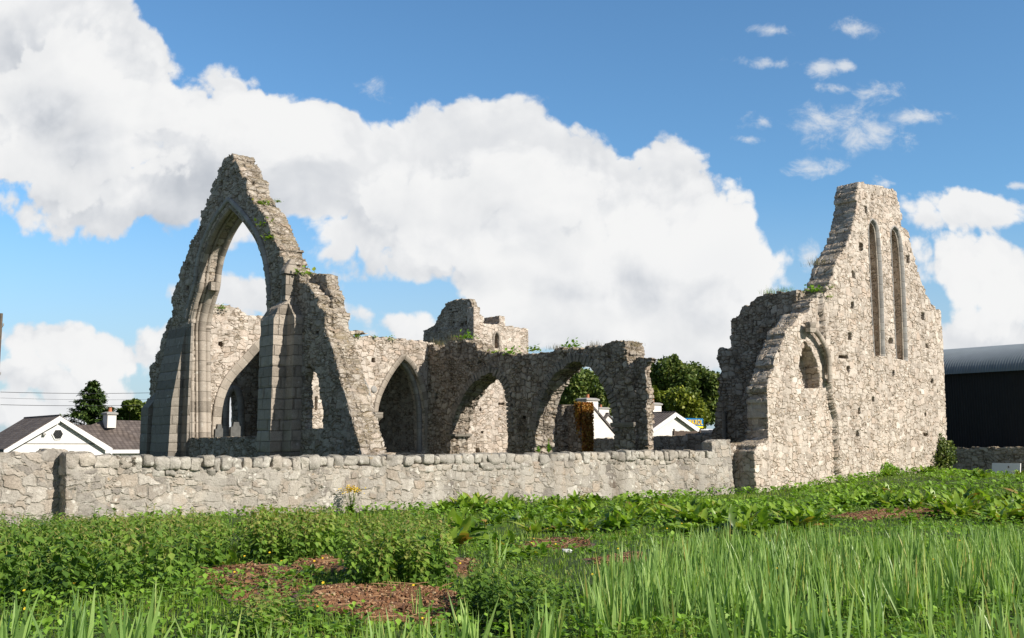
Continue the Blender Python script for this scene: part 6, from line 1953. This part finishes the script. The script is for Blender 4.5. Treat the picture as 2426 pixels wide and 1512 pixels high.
tree('broadleaf_tree', 'dark round broadleaf tree framed by the right arcade arch', 'tree', (x, y, -.5), bl, 9000, .40, M['tree_dark'], 513)
# left: conifer with layered boughs, and bushes beside it
x, y, z0 = at_px(*ZL([(840, 560)])[0], 98)
zt = at_px(*ZL([(832, 125)])[0], 98)[2]
CT = thing('conifer_tree', 'dark ragged conifer behind the bungalow roof, left of the ruin', 'tree', (x, y, -1.0)); CT['kind'] = 'thing'
r2 = np.random.default_rng(520); B = Bag(); parts = [limb((0, 0, 0), (0, 0, zt + .8), .3, .04, r2, 6, .02)]
Hc = zt + 1.0
for k in range(150):
    f = r2.random() ** .8
    zz = Hc * (.22 + .78 * f); rad = (Hc * .78 * (1 - f)) * .62 * r2.uniform(.6, 1.1) + .25
    a = r2.uniform(0, 6.28)
    tip = np.array([math.cos(a) * rad, math.sin(a) * rad, zz + rad * r2.uniform(.05, .35)])
    st = np.array([0, 0, zz - .1])
    parts.append(limb(st, tip, .05, .015, r2, 3, .05))
    n = int(30 + 36 * rad)
    ff_ = r2.random(n) ** .6
    P = st + (tip - st) * ff_[:, None] + r2.normal(0, 1, (n, 3)) * np.array([.18, .18, .11]) * (1.2 - .5 * ff_)[:, None]
    B.stamp(LF[0] * np.array([.8, 1.5, 1]), LF[1], P, rotz(a - math.pi / 2 + r2.normal(0, .6, n)) @ rotx(r2.normal(-.1, .5, n)), r2.uniform(.16, .34, n), np.clip(r2.normal(.5, .22, n), 0, 1))
link('crown', B.mesh('crown', M['conifer']), CT); V, F = merge(parts); part('trunk', (V, F), M['bark'], CT, True)
bl = blobs_px([(*ZL([(x, y)])[0], rx * .257, ry * .257) for x, y, rx, ry in [(1130, 430, 90, 70), (1210, 410, 90, 70), (1270, 440, 70, 70), (1080, 470, 60, 50), (1240, 345, 70, 45), (1300, 330, 50, 40), (1350, 400, 80, 90)]], 100, 1)
x, y, _ = at_px(*ZL([(1200, 500)])[0], 100)
tree('broadleaf_tree', 'mid green rounded bushy trees between the conifer and the ruin', 'tree', (x, y, -1.0), bl, 7500, .34, M['tree_mid'], 521)
# ------------------------------------------------------------------ light, sky, colour management
SUN_EL = R(33)
sd = 0.27 * DV - 0.963 * PV
sun_az = math.atan2(sd[0], sd[1])
sl = bpy.data.lights.new('sun', 'SUN')
sl.energy = 5.0; sl.angle = R(0.53); sl.color = (1.0, 0.925, 0.82)
so = bpy.data.objects.new('sun', sl); COL.objects.link(so)
v = Vector((math.sin(sun_az) * math.cos(SUN_EL), math.cos(sun_az) * math.cos(SUN_EL), math.sin(SUN_EL)))
so.rotation_euler = v.to_track_quat('Z', 'Y').to_euler()
so.location = (20, -20, 40)

w = bpy.data.worlds.new('World'); SC.world = w; w.use_nodes = True
w.node_tree.nodes.clear()
t = NT(w.node_tree); t.dim = '2D'
wo = t.new('ShaderNodeOutputWorld'); bg_ = t.new('ShaderNodeBackground'); t.l.new(bg_.outputs[0], wo.inputs[0])
sk = t.new('ShaderNodeTexSky', sky_type='NISHITA')
sk.sun_disc = False; sk.sun_elevation = SUN_EL; sk.sun_rotation = sun_az
sk.air_density = 1.0; sk.dust_density = 0.6; sk.ozone_density = 1.6
bg_.inputs['Strength'].default_value = 0.088
SKY = sk.outputs[0]

# --- cumulus field, laid out by direction (x/y , z/y on the sky towards the north)
def new_group(nm):
    gt_ = bpy.data.node_groups.new(nm, 'ShaderNodeTree')
    gt_.interface.new_socket('Vector', in_out='INPUT', socket_type='NodeSocketVector')
    gt_.interface.new_socket('Density', in_out='OUTPUT', socket_type='NodeSocketFloat')
    g = NT(gt_); g.dim = '2D'
    return gt_, g, g.new('NodeGroupInput').outputs[0], g.new('NodeGroupOutput').inputs[0]


def group_body(BLOBS, nm):
    gt_, g, p, o = new_group(nm)
    acc = None
    for cx, cy, rx, ry in BLOBS:
        d_ = ray(cx, cy); c = (d_[0] / d_[1], d_[2] / d_[1], 0)
        q = g.vmath('MULTIPLY', g.vmath('SUBTRACT', p, c), (FPX / rx, FPX / ry, 0))
        f = g.math('MULTIPLY_ADD', g.vmath('LENGTH', q), -min(rx, ry) / 100, min(rx, ry) / 100)
        acc = f if acc is None else g.math('SMOOTH_MAX', acc, f, 0.35)
    g.l.new(acc, o)
    return gt_


def group_lumps():
    gt_, g, p, o = new_group('cloud_lumps')
    lump = None
    wn = g.vmath('SUBTRACT', g.noise(p, 30, 2, .6, color=True), (.5, .5, .5))
    for sc_, am in ((8, .52), (19, .30), (46, .15), (110, .07)):
        vo = g.voro(g.vmath('ADD', p, g.vmath('SCALE', wn, scale=0.35 / sc_)), sc_, 'F1', 1.0)
        x = g.math('MULTIPLY', g.math('SUBTRACT', 0.42, g.math('MULTIPLY', vo, vo)), am * 1.6)
        lump = x if lump is None else g.math('ADD', lump, x)
    fb = g.math('MULTIPLY', g.math('SUBTRACT', g.noise(p, 16, 9, 0.6), 0.5), 1.0)
    g.l.new(g.math('ADD', lump, fb), o)
    return gt_


BLOBS = [
    # tall tower at the left edge
    (80, 60, 210, 190), (200, 190, 190, 180), (60, 330, 170, 150), (250, 330, 180, 160), (150, 470, 160, 80), (290, 480, 170, 80),
    # long bank falling to the right
    (560, 330, 230, 150), (470, 440, 260, 130), (760, 360, 240, 150), (700, 500, 260, 90), (960, 400, 230, 150), (930, 540, 250, 90),
    (1160, 390, 190, 150), (1180, 540, 240, 130), (1360, 470, 190, 130), (1400, 620, 230, 170), (1560, 540, 170, 150), (1660, 650, 170, 150),
    (1240, 670, 220, 90), (1560, 740, 200, 110), (1480, 800, 300, 70), (1720, 560, 110, 90), (1760, 640, 100, 70), (1010, 640, 140, 60), (560, 190, 60, 40), (1550, 372, 70, 44),
    # banks near the horizon
    (150, 822, 330, 46), (330, 840, 190, 44), (90, 920, 330, 40), (40, 1000, 330, 44), (300, 960, 260, 40), (590, 720, 90, 38), (960, 770, 110, 26), (1080, 800, 160, 30), (830, 745, 60, 14),
    # right
    (2350, 508, 220, 40), (2290, 665, 140, 50), (2400, 690, 120, 70), (2330, 790, 190, 50),
]
FRONT = [(1040, 505, 120, 70), (1230, 490, 130, 80), (930, 470, 80, 50), (1330, 610, 150, 80), (1520, 590, 170, 110), (1720, 610, 140, 130), (1140, 600, 110, 50), (1240, 730, 190, 60), (1450, 760, 220, 70), (1640, 800, 180, 70), (120, 190, 150, 110), (240, 290, 150, 90), (90, 420, 130, 70), (330, 400, 120, 60), (620, 300, 150, 60), (2300, 700, 110, 40), (200, 850, 160, 30)]
WISPS = [(885, 212, 50, 46), (1960, 290, 130, 60), (2065, 222, 80, 36), (2060, 325, 100, 46), (1950, 162, 44, 28), (2020, 68, 70, 30), (1830, 72, 56, 20), (1930, 403, 80, 26), (2170, 275, 80, 26), (1810, 290, 60, 26), (1920, 620, 36, 44), (1820, 152, 90, 20), (2000, 155, 30, 20), (1770, 330, 40, 14), (2410, 440, 30, 10), (1985, 210, 60, 20)]
cgb = group_body(BLOBS, 'cloud_body'); cgf = group_body(FRONT, 'cloud_front'); cgl = group_lumps()
tc = t.new('ShaderNodeTexCoord')
gen = t._sep(tc.outputs['Generated'])
yy = t.math('MAXIMUM', gen[1], 0.08)
P0 = t.comb(t.math('DIVIDE', gen[0], yy), t.math('DIVIDE', gen[2], yy), 0.0)
front = t.ramp(gen[1], 0.10, 0.25)
skyc = t.mix(1.0, SKY, t.mix(front, (0.62, 0.62, 0.65), (0.87, 1.29, 1.52)), 'MULTIPLY')


def use(gr_t, v):
    nd = t.new('ShaderNodeGroup'); nd.node_tree = gr_t
    t.put(nd.inputs[0], v)
    return nd.outputs[0]


WP = t.vmath('ADD', P0, t.vmath('SCALE', t.vmath('SUBTRACT', t.noise(P0, 5.0, 1, 0.5, color=True), (.5, .5, .5)), scale=0.05))
b0_ = use(cgb, WP)
l0_ = use(cgl, WP)
l1_ = use(cgl, t.vmath('ADD', WP, (0.007, 0.011, 0)))
h0 = t.math('SUBTRACT', t.math('ADD', b0_, l0_), 0.22)
h2_ = use(cgb, t.vmath('ADD', WP, (0.02, 0.05, 0)))
alpha = t.ramp(h0, -0.03, 0.23)
# lit side / shaded side of each lump, and greyer where there is much cloud above
lam = t.math('MULTIPLY', t.math('SUBTRACT', l0_, l1_), 0.40)
cover = t.ramp(h2_, 0.1, 1.3)
bright = t.math('ADD', t.math('SUBTRACT', 1.00, t.math('MULTIPLY', cover, 0.34)), lam)
big = t.noise(t.vmath('ADD', P0, (5, 2, 0)), 4.0, 4, 0.6)
bright = t.math('ADD', bright, t.math('MULTIPLY', t.math('SUBTRACT', big, 0.5), 0.95))
bright = t.ramp(bright, 0.45, 1.02, 0.0, 1.0, 'LINEAR')
ccol = t.cramp(bright, [(0.0, (4.9, 5.2, 5.65)), (0.45, (6.5, 6.7, 7.0)), (1.0, (8.2, 8.25, 8.3))])
# nearer billows inside the bank: bright crisp tops that fade downwards into the cloud behind
f0_ = t.math('SUBTRACT', t.math('ADD', use(cgf, WP), t.math('MULTIPLY', l0_, 1.25)), 0.12)
f1_ = use(cgf, t.vmath('ADD', WP, (0.006, 0.030, 0)))
rimf = t.math('MULTIPLY', t.ramp(f0_, 0.0, 0.22), t.ramp(f1_, 0.75, -0.05))
ccol = t.mix(t.math('MULTIPLY', rimf, 0.62), ccol, (8.6, 8.6, 8.55))
undf = t.math('MULTIPLY', t.ramp(f0_, 0.02, -0.45), t.ramp(f0_, -0.95, -0.2))
ccol = t.mix(t.math('MULTIPLY', undf, 0.30), ccol, (5.4, 5.65, 6.05))
# thin wisps
wac = None
for cx, cy, rx, ry in WISPS:
    d_ = ray(cx, cy); c = (d_[0] / d_[1], d_[2] / d_[1], 0)
    q = t.vmath('MULTIPLY', t.vmath('SUBTRACT', P0, c), (FPX / rx, FPX / ry, 0))
    f = t.math('SUBTRACT', 1.0, t.vmath('LENGTH', q))
    wac = f if wac is None else t.math('MAXIMUM', wac, f)
wn_ = t.noise(t.vmath('MULTIPLY', P0, (1, 1.35, 1)), 24, 9, 0.66, 0.25)
wa = t.math('MULTIPLY', t.ramp(t.math('ADD', t.math('MAXIMUM', wac, -1.0), t.math('MULTIPLY', t.math('SUBTRACT', wn_, 0.5), 3.0)), 0.0, 1.3), 0.80)
# horizon haze in the sky itself
el = t._sep(P0)[1]
hz = t.ramp(el, 0.27, 0.0, 0.0, 0.80)
sky2 = t.mix(hz, skyc, (4.6, 5.4, 6.3))
sky2 = t.mix(t.math('MULTIPLY', wa, front), sky2, (7.4, 7.6, 7.8))
fin = t.mix(t.math('MULTIPLY', alpha, front), sky2, ccol)
t.l.new(fin, bg_.inputs[0])
w.cycles.sampling_method = 'MANUAL'
w.cycles.sample_map_resolution = 1024

SC.view_settings.view_transform = 'Standard'
SC.view_settings.look = 'None'
SC.view_settings.exposure = 0.3
SC.view_settings.gamma = 1.0
SC.render.film_transparent = False
SC.cycles.max_bounces = 6
SC.cycles.diffuse_bounces = 3
SC.cycles.glossy_bounces = 2
SC.cycles.transmission_bounces = 3
SC.cycles.transparent_max_bounces = 4
SC.cycles.use_denoising = True
SC.cycles.caustics_reflective = False
SC.cycles.caustics_refractive = False
